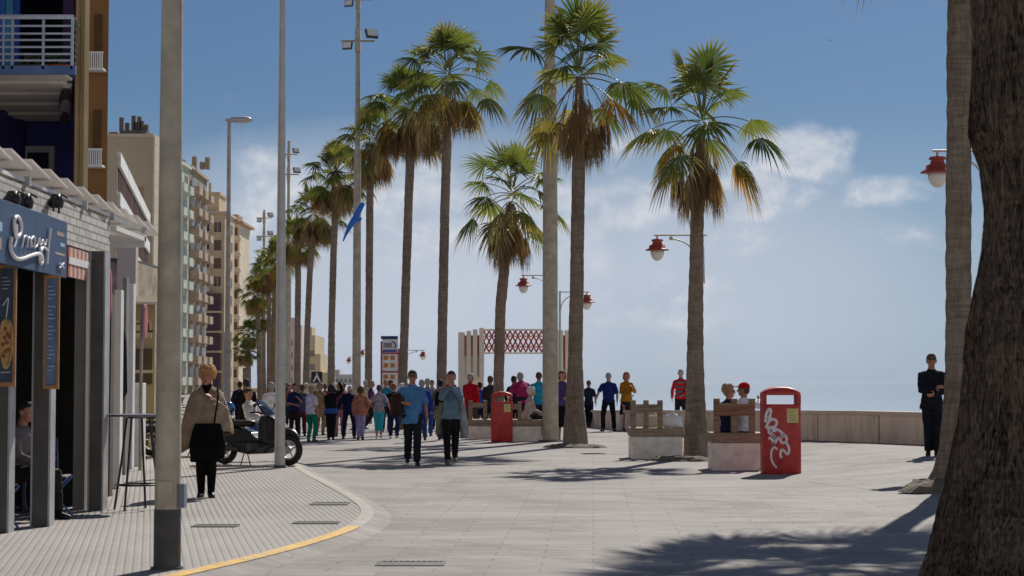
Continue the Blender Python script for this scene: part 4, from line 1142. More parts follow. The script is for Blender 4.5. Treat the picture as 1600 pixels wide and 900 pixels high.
    if kind != 'poncho':
        pend(m, {'tshirt': 'shirt', 'long': 'shirt', 'jacket': 'jacket', 'cardigan': 'cardigan', 'vest': 'shirt', 'coat': 'coat', 'dress': 'dress', 'none': 'shirt'}[kind], cm, t, cv, 2, wrinkle)
    # ---- bottom
    kind2, col2 = bottom; bm_ = fab(col2); m = MB()
    if kind2 in ('trousers', 'capri', 'shorts'):
        m.loft([(0, 0, .80+dz, hw*.9, .105), (0, 0, .90+dz, hw+.010, .124), (0, -.002, .99+dz, hw*.97*F+.006, .118*F), (0, -.003, 1.02+dz, hw*.95*F+.004, .114*F)], 20)
        for i in range(2):
            end = {'trousers': .97, 'capri': .62, 'shorts': .08}[kind2]
            wd = .062 if sex == 'm' else .052
            m.tube([hip[i]+V((0, 0, .02)), hip[i]*.55+knee[i]*.45, knee[i], knee[i]*(1-end)+ank[i]*end], [.100*(.5+F*.5), .092, .077, wd+.006+(.008 if kind2 == 'capri' else 0)], 14)
        nm = 'trousers' if kind2 == 'trousers' else ('cropped_trousers' if kind2 == 'capri' else 'shorts')
    else:
        hz = .48 if kind2 == 'skirt' else .33
        m.loft([(0, 0, hz, hw*1.3, .17), (0, 0, .75, hw*1.15, .14), (0, 0, .92, hw*1.04, .128), (0, 0, 1.02, hw*.93, .116)], 22); nm = 'skirt'
    pend(m, nm, bm_, t, cv, 2, wrinkle)
    if tights:
        m = MB()
        for i in range(2): m.tube([hip[i], hip[i]*.55+knee[i]*.45, knee[i], knee[i]*.65+ank[i]*.35+V((0, .012, 0)), ank[i]+V((0, 0, -.03))], [.096, .084, .065, .066, .048], 14, cap='round')
        pend(m, 'tights', fab(tights), t, .014, 1)
    # ---- shoes
    for i in range(2):
        m = MB(); td = toe[i]; tdh = V((td.x, td.y, 0)).normalized(); a = ank[i]
        dn = V((0, 0, 0)) if td.z > -.1 else V((0, 0, -.03))
        a0 = a-tdh*.045; z0 = a.z-.075
        m.loft([(0, -.05, .0, .040, .125), (0, -.05, .02, .043, .13), (0, -.045, .045, .040, .118), (0, -.01, .07, .036, .065), (0, .012, .095, .036, .04)], 14,
               T=lambda p: V((a.x, a.y, z0))+V((tdh.x, tdh.y, 0))*(-p.y)+V((-tdh.y, tdh.x, 0))*p.x+V((0, 0, p.z+(td.z*.12*(-p.y) if td.z < -.1 else 0)+(.03*0))))
        m.build('shoe', mat('shoe_'+shoes, shoes, .5), t)
    ctx = dict(t=t, sh=sh, el=el, wr=wr, hc=hc, up=up, hT=hT, cv=cv, wrinkle=wrinkle, hip=hip, V=V, s=s)
    if extra: extra(ctx)
    return t

def x_poncho(c):
    m = MB(); V = c['V']; n = 30; vs = []
    secs = [(1.50, .078, .07, 0), (1.475, .11, .088, 0), (1.44, .185, .12, 0), (1.36, .24, .17, .0), (1.22, .285, .23, 0), (1.05, .325, .235, .0), (.88, .36, .22, .0), (.74, .37, .21, -.01)]
    for zi, (z, rx, ry, ox) in enumerate(secs):
        for k in range(n):
            a = 2*math.pi*k/n; ca, sa = math.cos(a), math.sin(a)
            left = max(0, -ca)                   # image-left wing hangs long, front is shorter on the other side
            dz = 0
            w = max(0, (1.2-z)/.44)
            dz = -w*.20*left**1.5+w*.10*max(0, ca)+w*.10*max(0, -sa)*(1 if ca > -.3 else 0)
            fold = 1+.05*w*math.sin(a*7)+.03*w*math.sin(a*13)
            x = rx*ca*fold*(1+.12*left*w); y = ry*sa*fold
            vs.append(V((x+ox, y, z+dz)))
    m.add(vs, [(i*n+k, i*n+(k+1) % n, (i+1)*n+(k+1) % n, (i+1)*n+k) for i in range(len(secs)-1) for k in range(n)], 0, True)
    o = m.build('poncho', fab('9a8672'), c['t'])
    so = o.modifiers.new('solid', 'SOLIDIFY'); so.thickness = .012
    su = o.modifiers.new('sub', 'SUBSURF'); su.levels = 1; su.render_levels = 2
    i = 1; m = MB(); m.tube([c['sh'][i], c['sh'][i]*.5+c['el'][i]*.5, c['el'][i], c['el'][i]*.45+c['wr'][i]*.55], [.075, .068, .068, .064], 14, cap='round'); pend(m, 'sleeve', fab('9a8672'), c['t'], .012, 2)
    m = MB(); m.tube([c['el'][i]*.45+c['wr'][i]*.55, c['el'][i]*.12+c['wr'][i]*.88], [.046, .042], 12); m.build('cuff', fab('cfc8c4'), c['t'])
    m = MB()
    m.loft([(0, -.005, 1.44, .10, .085), (0, -.005, 1.49, .075, .07), (0, 0, 1.53, .064, .066), (0, 0, 1.545, .06, .06)], 18, T=c['up'])
    m.add([(-.07, -.09, 1.50), (.07, -.09, 1.50), (.0, -.205, 1.37)], [(0, 1, 2)]); m.build('scarf', fab('101012'), c['t'])
def bag_obj(c, pts, r, name, matn, label, cat, strap=None, flat=.5, bx=None):
    """a carried bag as a thing of its own, placed in world space from the person's local coordinates"""
    t = c['t']; M = Matrix.Translation(t.location) @ Matrix.Rotation(t.rotation_euler.z, 4, 'Z') @ Matrix.Scale(c['s'], 4)
    V = c['V']; m = MB(); (x, y, z), (w, d, h) = bx
    m.loft([(x, y, z-h, w*.75, d*.8), (x, y, z-h*.9, w*.95, d), (x, y, z-h*.2, w*1.02, d*1.0), (x, y, z+h*.6, w*.85, d*.8), (x, y, z+h, w*.7, d*.35)], 22, power=3)
    if strap: m.tube(smooth([V(p) for p in strap], 1), .012, 8)
    for i in range(len(m.v)): m.v[i] = tuple((M @ V(m.v[i]))-t.location)
    o = m.build(name, matn); o.location = t.location; tag(o, label, cat)
    return o
def x_woman1(c):
    x_poncho(c)
    bag_obj(c, None, None, 'handbag', fab('0d0d0f'), 'large slouchy black handbag hanging in front of the woman in the beige poncho', 'handbag',
            strap=[(.10, -.22, .96), (.125, -.27, 1.15), (.15, -.24, 1.30), (.15, -.14, 1.46), (.15, .0, 1.48), (.16, .10, 1.40), (.17, .16, 1.2), (.14, .1, .98)], bx=((.02, -.27, .76), (.24, .09, .24)))
def x_man1(c):
    t = c['t']
    bag_obj(c, None, None, 'folded_jacket', fab('3a2a22'), 'dark and tan folded jacket tucked under the arm of the man in the blue shirt', 'jacket', bx=((-.30, -.05, 1.12), (.11, .13, .21)))
def x_woman2(c):
    m = MB(); V = c['V']
    m.loft([(.24, .02, .48, .07, .10), (.23, .02, .8, .08, .10), (.2, .02, 1.1, .06, .10), (.17, .02, 1.32, .04, .08)], 16); m.build('coat_side', fab('8d9298'), c['t'])
    m = MB(); m.loft([(-.24, .05, .55, .06, .10), (-.22, .05, .85, .07, .11), (-.18, .04, 1.15, .05, .10)], 16); m.build('coat_side', fab('77786f'), c['t'])
    m = MB(); m.tube([(-.08, -.09, 1.47), (0, -.115, 1.45), (.08, -.09, 1.47)], [.02, .024, .02], 8, cap='round'); m.build('red_scarf', fab('a02018'), c['t'])
def x_backpack(col, label):
    def f(c):
        bag_obj(c, None, None, 'backpack', fab(col), label, 'backpack', bx=((0, .20, 1.2), (.14, .08, .2)), strap=[(.1, .14, 1.36), (.12, .03, 1.47), (.12, -.13, 1.38), (.12, -.13, 1.1), (.1, .12, 1.02)])
    return f
def x_redstripes(c):
    m = MB(); up = c['up']
    for z in (1.36, 1.22, 1.08, .96):
        r = {1.36: (.197, .127), 1.22: (.182, .132), 1.08: (.178, .136), .96: (.188, .142)}[z]
        m.loft([(0, 0, z-.035, r[0], r[1]), (0, 0, z+.035, r[0]*(.99 if z > 1.3 else 1.0), r[1])], 26, T=up)
    m.build('grey_stripes', fab('5c5f68'), c['t'])

CR = 'people strolling along the promenade'
person((322, 777, .06), 8, 200, 'woman with puffy blond hair in a beige poncho carrying a black handbag', sex='f', skin_='red', hair='blond', hairstyle='puffy', top=('poncho', '9a8672'), bottom=('skirt', '121214'), tights='0f0f11', arms=('down', 'strap'), legs='close', near=True, extra=x_woman1, group=CR, turn=-12)
for c_ in kids(bpy.data.objects['person']): pass
person((644, 727), 10, 147, 'man in sunglasses and a loose mid blue shirt walking with a jacket under his arm', skin_='tan', hair='black', top=('tshirt', '4f7fae'), bottom=('trousers', '23262d'), arms=('clutch', 'down'), legs='walk', near=True, shades=True, extra=x_man1, group=CR, fat=1.18, turn=-5, hem_=.76)
person((705, 725), 0, 144, 'dark haired woman in a dusty blue grey top with both hands at her mouth', sex='f', skin_='red', hair='black', hairstyle='bun', top=('cardigan', '667f92'), bottom=('trousers', '1d1d1f'), arms=('mouth', 'mouth'), legs='walk2', near=True, extra=x_woman2, group=CR, shoes='6a5c48', nod=8)
person((1457, 712), -8, 158, 'man in a dark suit holding his hands together beside the slender grey palm', skin_='tan', hair='brown', top=('jacket', '1e2129'), bottom=('trousers', '181c26'), arms=('fold', 'belly'), legs='close', near=True, shades=True, group=CR, nod=8, shoes='241a16')
person((951, 674), 185, 91, 'grey haired man in a royal blue polo seen from behind near the sea wall', skin_='tan', hair='grey', top=('tshirt', '1f2c68'), bottom=('trousers', '171a22'), arms=('down', 'out'), legs='wide', group=CR, fat=1.15)
person((979, 673), 20, 91, 'woman in a mustard top and dark skirt standing beside the man in royal blue', sex='f', skin_='tan', hair='auburn', hairstyle='bob', top=('long', '9a6a22'), bottom=('skirt', '1b2430'), arms=('belly', 'phone'), legs='stand', group=CR, shoes='20181a')
person((920, 668), 170, 73, 'small figure in dark clothes near the sea wall past the wide crowned palm', skin_='tan', hair='brown', top=('tshirt', '1c2a3c'), bottom=('trousers', '141820'), arms=('down', 'down'), legs='walk', group=CR)
person((878, 688), 10, 108, 'person in a purple top and long dark skirt beside the thick grey mast', sex='f', skin_='red', hair='brown', hairstyle='bob', top=('long', '4a3f6e'), bottom=('longskirt', '17161a'), arms=('belly', 'down'), legs='close', group=CR)
person((1064, 668), 175, 90, 'man in a red and grey striped shirt half hidden by the palm', skin_='tan', hair='grey', hairstyle='short', top=('long', 'b8202a'), bottom=('trousers', '1a1c22'), arms=('behind', 'down'), legs='stand', group=CR, extra=x_redstripes)
# on bench 2, facing the sea
def seat(px, B, y_off): p = H(px, 600, B[1].y+y_off); return (p.x, p.y, B[1].z)
person((1138, 0), 168, 0, 'woman with frizzy fair brown hair and sunglasses sitting beside the red capped man', world=seat(1139, B2, .50), sit=B2[3]+.02, H_=1.62, sex='f', skin_='red', hair='sand', hairstyle='puffy', top=('long', '1f2a44'), bottom=('trousers', '191c26'), arms=('lap', 'lap'), shades=True, turn=-72, near=True)
person((1161, 0), 195, 0, 'man in a red cap and white shirt raising one hand on the bench', world=seat(1162, B2, .48), sit=B2[3]+.02, H_=1.7, skin_='tan', hair='brown', top=('tshirt', 'cfd0dc'), bottom=('trousers', '1a2030'), arms=('point', 'lap'), hat='b01a1c', near=True, turn=55)
person((826, 0), 110, 0, 'white haired person in a pale grey cardigan sitting by the small red bin', world=seat(824, B3, .35), sit=B3[3]+.02, H_=1.62, sex='f', skin_='fair', hair='white', hairstyle='puffy', top=('cardigan', 'b3aea4'), bottom=('trousers', '2c2f3a'), arms=('lap', 'lap'), lean=10)
person((735, 684), 150, 97, 'person in a bright red jacket standing behind the far bench', D=55, skin_='dark', hair='grey', hairstyle='short', top=('jacket', 'b01622'), bottom=('trousers', '58433c'), arms=('down', 'belly'), group=CR)
person((750, 684), 170, 80, 'child sized figure in a bright blue top beside the red jacket person', D=57, skin_='tan', hair='black', top=('long', '2a55a8'), bottom=('trousers', '1e2430'), group=CR)
person((766, 684), 200, 92, 'person in charcoal clothes standing just past the bright blue child figure', D=55, skin_='tan', hair='brown', top=('long', '33343a'), bottom=('trousers', '22242a'), arms=('fold', 'fold'), group=CR)
person((818, 684), 195, 104, 'broad person in a magenta shirt bending over beside the white haired sitter', D=54, skin_='red', hair='grey', top=('tshirt', 'a0285c'), bottom=('trousers', '20242e'), arms=('fwd', 'out'), lean=28, fat=1.3, group=CR)
person((803, 684), 150, 90, 'person in a navy shirt behind the bending magenta shirted figure', D=56, skin_='tan', hair='black', top=('long', '20243a'), bottom=('trousers', '22242c'), group=CR)
person((842, 686), 180, 99, 'person in a turquoise shirt and dark trousers against the thick grey mast', D=54, skin_='tan', hair='brown', top=('tshirt', '1f8fae'), bottom=('trousers', '20263a'), group=CR)
# crowd, front row
CG = 'crowd gathered on the promenade'
person((486, 690), 150, 86, 'person in a white blouse and bright green trousers', sex='f', skin_='red', hair='sand', hairstyle='short', top=('tshirt', 'c9c6d6'), bottom=('trousers', '117a5a'), arms=('down', 'phone'), legs='stand', group=CG, fat=1.15, shoes='16302a')
person((459, 684), 20, 84, 'person with bare forearms in a navy top by the slim flagpole', sex='f', skin_='red', hair='brown', top=('tshirt', '1f2b50'), bottom=('trousers', '2c2020'), arms=('belly', 'phone'), legs='walk', group=CG)
person((517, 688), 185, 86, 'person in a black jacket with a blue jumper tied round the waist', sex='f', skin_='tan', hair='black', hairstyle='bob', top=('jacket', '17181a'), bottom=('trousers', '1c1b1d'), arms=('up', 'fold'), legs='close', group=CG,
       extra=lambda c: (lambda m: (m.loft([(0, 0, .84, .225, .165), (0, 0, .93, .215, .16), (0, 0, 1.0, .20, .155)], 22), m.build('tied_jumper', fab('34559a'), c['t'])))(MB()))
person((545, 686), 178, 84, 'stooping person in a dark navy jacket seen from behind', skin_='tan', hair='white', hairstyle='bald', top=('jacket', '16203e'), bottom=('trousers', '1a2036'), arms=('down', 'out'), legs='wide', lean=14, fat=1.2, group=CG)
person((563, 687), 180, 83, 'person in a peach jacket and lilac trousers', sex='f', skin_='red', hair='brown', hairstyle='bob', top=('jacket', 'a8725c'), bottom=('trousers', '9d92bb'), arms=('hip', 'down'), legs='close', group=CG)
person((592, 686), 185, 84, 'person in a grey patterned blouse and turquoise cropped trousers', sex='f', skin_='red', hair='brown', top=('tshirt', '94909c'), bottom=('capri', '38a4b4'), arms=('out', 'out'), legs='walk', group=CG, shoes='d0ccc4')
person((615, 685), 170, 85, 'person in a black and ochre jacket with dark blue trousers', skin_='tan', hair='auburn', top=('jacket', '1c1c1c'), bottom=('trousers', '202c52'), arms=('down', 'belly'), legs='stand', group=CG, shoes='c8c8c8')
person((659, 690), 190, 96, 'person in a royal blue jacket and jeans behind the man in the blue shirt', skin_='tan', hair='grey', top=('jacket', '223c90'), bottom=('trousers', '284078'), arms=('down', 'down'), legs='walk', group=CG)
person((668, 682), 175, 90, 'grey haired person in a lavender grey top and jeans', skin_='red', hair='grey', top=('long', '7c7e9c'), bottom=('trousers', '2a4a88'), legs='walk2', group=CG)
person((688, 688), 175, 94, 'person with a dark backpack and a beige coat beside the woman in black trousers', skin_='tan', hair='black', top=('coat', '8f7f68'), bottom=('trousers', '22305a'), legs='walk', group=CG, extra=x_backpack('15181c', 'dark backpack worn over the beige coat in the crowd'))
person((472, 682), 200, 80, 'person in a slate grey top right behind the green trousered one', skin_='tan', hair='brown', top=('long', '50566a'), bottom=('trousers', '5a2c34'), group=CG, D=58)
person((500, 684), 170, 82, 'person in a tan coat between green trousers and the tied blue jumper', sex='f', skin_='tan', hair='sand', hairstyle='bob', top=('coat', '9a805e'), bottom=('trousers', '8c7450'), group=CG, D=59)
person((531, 684), 190, 83, 'person in a dusty pink outfit behind the black jacket', sex='f', skin_='red', hair='blond', hairstyle='bob', top=('long', '6d3a44'), bottom=('trousers', 'a0707a'), group=CG, D=58)
rngp = random.Random(77)
far = [(447, 640, 90, '3a3f58', '2a2a30', 'person in a slate blue jacket half hidden by the slim flagpole'),
       (452, 640, 66, '8a5a40', '30302c', 'distant person in a rust brown top near the scooter wheel'),
       (478, 640, 74, 'd4cbb8', '3a3a44', 'distant person in a cream shirt past the navy top'),
       (494, 640, 70, '2c2f38', '2c2c30', 'distant person in graphite clothes beneath the crossing sign'),
       (508, 640, 66, '7e2a2a', '2a2c34', 'distant person in a maroon jumper past the crossing sign'),
       (523, 640, 70, '24365a', '23262e', 'distant person in a deep blue coat past the black jacket'),
       (537, 640, 64, 'b0b0b4', '2e3038', 'distant person in a light grey sweater'),
       (553, 640, 72, '2a2d33', '3a3430', 'distant person in an anthracite coat'),
       (571, 640, 68, 'b8a890', '40382e', 'distant person in a sand coloured jacket'),
       (580, 640, 62, '5c3a5e', '26262e', 'distant person in a plum cardigan past the lilac trousers'),
       (603, 640, 60, '2f7f9c', '2a2c34', 'distant person in a teal jacket beneath the information tower'),
       (610, 640, 64, '1d2230', '272a30', 'distant person in midnight blue beneath the information tower'),
       (628, 640, 60, 'c0b8ae', '4a4a50', 'distant person in an off white shirt by the bushy palm'),
       (638, 640, 66, '9c3c30', '33363c', 'distant person in a brick red top behind the sunglasses man'),
       (675, 640, 62, '6a6e50', '30302c', 'distant person in an olive jacket beside the tall palm'),
       (697, 640, 64, '23324c', '2a2c34', 'distant person in an indigo jacket behind the dusty blue grey top'),
       (437, 640, 76, '50545c', '202228', 'distant person in a pewter grey coat behind the slim flagpole')]
for i, (x, _, D_, c1_, c2_, lab) in enumerate(far):
    person((x, 0), rngp.choice([0, 20, 160, 180, 200, 170, 90]), 0, lab, D=D_*1.05, H_=rngp.uniform(1.56, 1.78), sex=rngp.choice('mf'), skin_=rngp.choice(['tan', 'red', 'fair']), hair=rngp.choice(['brown', 'black', 'grey', 'sand', 'white']), hairstyle=rngp.choice(['short', 'bob', 'short']), top=(rngp.choice(['long', 'jacket', 'tshirt']), c1_), bottom=('trousers', c2_), legs=rngp.choice(['walk', 'stand', 'walk2', 'close']), arms=(rngp.choice(['down', 'fwd', 'belly']), rngp.choice(['down', 'back', 'fold'])), group=CG, vx=(.018, .026))
# ================================================================== people round the scooter
person((397, 0), 60, 0, 'reclining dark haired person in a white sweater beside the scooter seat', world=tuple(H(396, 690, 36)*1.0-Vector((0, 0, H(396, 690, 36).z-.06))), sit=.62, H_=1.55, skin_='red', hair='black', top=('long', 'c8c4c4'), bottom=('trousers', '34508a'), arms=('lap', 'fold'), lean=-14, shoes='e0e0e0')
person((386, 690), 200, 0, 'dark figure in black leaning forward beyond the white sweatered sitter', D=44, H_=1.66, skin_='tan', hair='black', top=('jacket', '141416'), bottom=('trousers', '18191d'), arms=('fwd', 'phone'), lean=8, group=CG)
person((424, 690), 190, 0, 'person in a crisp white shirt just beside the slim flagpole', D=47, H_=1.62, skin_='tan', hair='grey', top=('long', 'd2d4dc'), bottom=('trousers', '26282e'), group=CG)
person((375, 690), 180, 0, 'distant person in a navy cap and coat walking past the street lamp column', D=62, H_=1.7, skin_='tan', hair='black', top=('jacket', '1c2440'), bottom=('trousers', '24262c'), group=CG, vx=(.018, .026))
# ================================================================== SCOOTERS
M_tyre = mat('tyre_rubber', (.018, .018, .018), .85, .2, 20)
M_scoot = mat('scooter_dark_paint', (.010, .011, .013), .3, .2, 6, coat=.35)
M_alloy = mat('alloy_rim', (.55, .52, .46), .35, .1, 8, metal=.7)
M_seat = mat('seat_vinyl', (.016, .016, .017), .5, .2, 12)
def scooter(loc, rz, label, paint, accent, s=1.0):
    t = thing('scooter', loc, label, 'scooter', rotz=rz, group='parked scooters'); t.scale = (s, s, s)
    for x, r, nm in ((.74, .30, 'front_wheel'), (-.70, .285, 'rear_wheel')):
        w = bpy.data.objects.new(nm, None); C.objects.link(w); w.parent = t; w.location = (x, 0, r)
        m = MB(); m.torus((0, 0, 0), r-.062, .062); m.build('tyre', M_tyre, w)
        m = MB(); m.torus((0, 0, 0), r-.12, .026, n=24, m=6); m.tube([(0, -.05, 0), (0, .05, 0)], .05, 12)
        for k in range(5):
            a = k*2*math.pi/5+.3; m.tube([(0, 0, 0), ((r-.115)*math.cos(a), 0, (r-.115)*math.sin(a))], .017, 6)
        m.build('rim', M_alloy, w)
        m = MB(); m.tube([(0, -.062, 0), (0, -.056, 0)], r*.26, 20); m.build('brake_disc', mat('disc_steel', (.4, .4, .4), .3, metal=.8), w)
    m = MB()
    # body side profile (x,z) extruded with width tapering
    prof = [(-1.02, .60), (-.92, .72), (-.60, .74), (-.25, .68), (.0, .62), (.08, .54), (.16, .50), (.16, .66), (.16, .80), (.20, .93), (.34, .96), (.54, .86), (.70, .70), (.60, .52), (.50, .36), (.30, .22), (-.10, .20), (-.34, .24), (-.52, .40), (-.80, .46)]
    for (w0, sc_) in ((.17, 1),):
        cxx = sum(p[0] for p in prof)/len(prof); czz = sum(p[1] for p in prof)/len(prof)
        lay = [(-.18, .90), (-.13, 1.0), (.13, 1.0), (.18, .90)]; vs = []; n = len(prof)
        for y, q in lay: vs += [(cxx+(x-cxx)*(.95+.05*q), y*(.75 if x > .35 else 1), czz+(z-czz)*q) for x, z in prof]
        fs = [(i*n+k, i*n+(k+1) % n, (i+1)*n+(k+1) % n, (i+1)*n+k) for i in range(3) for k in range(n)]+[tuple(range(n-1, -1, -1)), tuple(3*n+k for k in range(n))]
        m.add(vs, fs)
    o = m.build('body', paint, t, bevel=.02)
    m = MB(); m.loft([(-.45, 0, .72, .42, .14), (-.45, 0, .80, .44, .15), (-.45, 0, .84, .40, .13)], 22, power=3); m.loft([(-.70, 0, .83, .20, .12), (-.72, 0, .90, .17, .10)], 16, power=3); m.build('seat', M_seat, t)
    m = MB(); vs = []
    for i in range(5):
        a = -.9+.45*i
        for j in range(4):
            z = .93+.09*j; x = .36-.09*j-.05*(1-math.cos(a))
            vs.append((x, .22*(1-.12*j)*math.sin(a)/.78, z))
    m.add(vs, [(i*4+j, (i+1)*4+j, (i+1)*4+j+1, i*4+j+1) for i in range(4) for j in range(3)], 0, True)
    o = m.build('windshield', mat('smoked_screen', (.03, .035, .045), .15, spec=.7), t); so = o.modifiers.new('s', 'SOLIDIFY'); so.thickness = .006
    m = MB(); m.tube([(.10, -.34, .99), (.14, -.2, 1.0), (.20, 0, .96), (.14, .2, 1.0), (.10, .34, .99)], .017, 8); m.tube([(.22, 0, .92), (.52, 0, .62), (.74, 0, .30)], .03, 8); m.build('handlebar', M_black, t)
    for sd in (-1, 1):
        m = MB(); m.tube([(.16, sd*.28, 1.0), (.20, sd*.34, 1.10)], .008, 6); m.ell((.21, sd*.35, 1.13), (.02, .06, .04)); m.build('mirror', M_black, t)
    for sd in (-1, 1):
        m = MB(); m.ell((.575, sd*.07, .88), (.03, .05, .045)); m.build('headlight', M_lampglass, t)
    m = MB(); vs = []
    m.tube([(.46, 0, .50), (.56, 0, .625), (.70, 0, .66), (.86, 0, .615), (.98, 0, .50)], [.03, .05, .055, .05, .02], 8, flat=1.4); m.build('front_mudguard', paint, t)
    m = MB(); m.tube([(-.30, -.2, .30), (-.62, -.24, .32), (-.98, -.22, .42)], [.035, .055, .05], 12, cap='round'); m.build('exhaust', M_dpole, t)
    m = MB(); m.tube([(-.10, -.12, .22), (.02, -.20, .0)], .012, 6); m.tube([(-.18, -.12, .22), (-.22, -.17, .0)], .012, 6); m.build('stand', M_black, t)
    m = MB(); m.box(-1.04, -.99, -.08, .08, .56, .64); m.build('tail_light', mat('tail_red', (.35, .01, .01), .3), t)
    if accent:
        m = MB(); m.box(-.55, .2, -.186, -.178, .46, .52); m.build('side_trim', accent, t, bevel=.003)
    return t
p = G(415, 730, .06)
fw_ = G(452, 728, .06); ra_ = R(-26)
sc1 = scooter((fw_.x-.74*math.cos(ra_), fw_.y+.06-.74*math.sin(ra_), .06), ra_, 'dark maxi scooter parked on the tiles behind the slim flagpole', M_scoot, None, .97)
p = G(330, 705, .06)
scooter((p.x-.1, 38.2, .06), R(172), 'white and blue scooter parked beyond the dark maxi scooter', mat('scooter_white_paint', (.62, .63, .65), .25, .1, 6, coat=.6), mat('trim_blue', (.03, .10, .38), .3))
# helmet on the dark scooter seat
m = MB(); m.ell((0, 0, .13), (.13, .12, .135), 20, 14); m.box(-.10, .10, -.1, .1, 0, .05)
o = m.build('helmet', mat('helmet_blue', (.03, .14, .36), .15, .1, 5, coat=.9)); o.location = (sc1.location.x-.62*math.cos(ra_), sc1.location.y-.62*math.sin(ra_), .06+.90)
tag(o, 'glossy blue helmet resting on the dark scooter seat', 'helmet')
m = MB(); m.loft([(.05, 0, .06, .06, .10), (.09, 0, .12, .05, .09), (.06, 0, .17, .05, .08)], 14); q = m.build('visor', M_glass, o)

# ================================================================== CAFE TERRACE
XF = -5.08
def Fz(x, y, xf=XF): return S(x, y, xf)
cafe = thing('cafe_terrace', (XF, 20, .06), 'covered cafe terrace with grey steel posts and a slatted pale canopy', 'cafe building')
def cpart(m, name, ma, bevel=0):
    for i in range(len(m.v)):
        v_ = m.v[i]; m.v[i] = (v_[0]-XF, v_[1]-20, v_[2]-.06)
    return m.build(name, ma, cafe, bevel=bevel)
M_post = mat('terrace_post_grey', (.095, .09, .085), .5, .25, 3, metal=.0, bump=.1)
M_postl = mat('terrace_post_edge', (.42, .42, .44), .4, .15, 4, metal=.2)
M_panel = mat('terrace_panel_taupe', (.25, .235, .21), .6, .12, 2)
def post(pxl, pxr, ybase, name='post', ma=None, top=3.15, dep=.2, edge=True):
    a = G(pxl, ybase, .06); b_ = G(pxr, ybase, .06)
    m = MB(); m.box(a.x, b_.x, a.y, a.y+dep, .06, top); o = cpart(m, name, ma or M_post, .006)
    if edge:
        m = MB(); m.box(b_.x+.001, b_.x+.022, a.y-.006, a.y+dep+.004, .06, top-.01); e_ = cpart(m, 'post_edge', M_postl)
        m = MB(); m.box(a.x+.0, a.x+.018, a.y-.008, a.y-.001, .06, top-.01); cpart(m, 'post_edge', M_postl)
    return a, b_
post(-14, 10, 833); post(47, 74, 823); post(113, 131, 797, 'panel', M_panel, dep=.5, edge=False); post(136, 158, 798, dep=.25)
post(163, 171, 776, 'post', mat('post_brown', (.12, .085, .06), .6), top=2.9, edge=False); 
for (a_, b_, yb, mm) in ((173, 186, 764, M_white), (189, 195, 742, M_panel), (196, 206, 733, M_white)):
    post(a_, b_, yb, 'column', mm, top=2.9 if a_ < 180 else 3.3, edge=False)
# near part beyond the frame and interior
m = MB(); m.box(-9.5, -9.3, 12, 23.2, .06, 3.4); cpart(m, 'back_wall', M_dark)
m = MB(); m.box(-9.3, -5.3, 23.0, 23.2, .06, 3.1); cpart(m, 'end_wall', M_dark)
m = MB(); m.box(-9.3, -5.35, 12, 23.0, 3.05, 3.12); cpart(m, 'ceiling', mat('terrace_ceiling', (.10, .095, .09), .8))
for yy in (12.3, 14.3, 16.4): 
    m = MB(); m.box(-5.28, -5.08, yy, yy+.2, .06, 3.15); cpart(m, 'post', M_post, .006)
# glazing rail and shelf inside
m = MB(); m.box(-9.25, -9.0, 15, 22, 1.4, 1.46); m.box(-9.25, -9.0, 15, 22, 1.9, 1.96); cpart(m, 'bar_shelf', mat('shelf_wood', (.25, .10, .05), .6))
m = MB()
for i in range(22): 
    x = -9.1; y = 15.1+i*.31; m.tube([(x, y, 1.46), (x, y, 1.62), (x, y, 1.66), (x, y, 1.74)], [.035, .035, .014, .014], 8)
cpart(m, 'bottles', mat('bottle_glass', (.18, .05, .03), .2, .5, 2))
m = MB(); m.box(-9.28, -9.22, 16.0, 19.4, 1.1, 2.6); cpart(m, 'inner_panel', mat('wood_orange', (.30, .14, .05), .5, .2, 5))
# white brick parapet over the openings
def brick_white():
    m, N, L, b = node_mat('parapet_whitewashed')
    tc = N.new('ShaderNodeTexCoord'); br = N.new('ShaderNodeTexBrick'); sp_ = N.new('ShaderNodeSeparateXYZ'); L.new(tc.outputs['Object'], sp_.inputs[0]); cbx = N.new('ShaderNodeCombineXYZ'); L.new(sp_.outputs['Y'], cbx.inputs[0]); L.new(sp_.outputs['Z'], cbx.inputs[1]); L.new(cbx.outputs[0], br.inputs['Vector'])
    br.inputs['Scale'].default_value = 1; br.inputs['Brick Width'].default_value = .3; br.inputs['Row Height'].default_value = .09; br.inputs['Mortar Size'].default_value = .012
    br.inputs['Color1'].default_value = (.55, .53, .50, 1); br.inputs['Color2'].default_value = (.40, .39, .37, 1); br.inputs['Mortar'].default_value = (.22, .21, .20, 1)
    L.new(br.outputs['Color'], b.inputs['Base Color']); b.inputs['Roughness'].default_value = .9; return m
M_par = brick_white()
m = MB(); m.box(-5.32, -5.06, 12, 23.3, 3.151, 3.62); cpart(m, 'parapet', M_par)
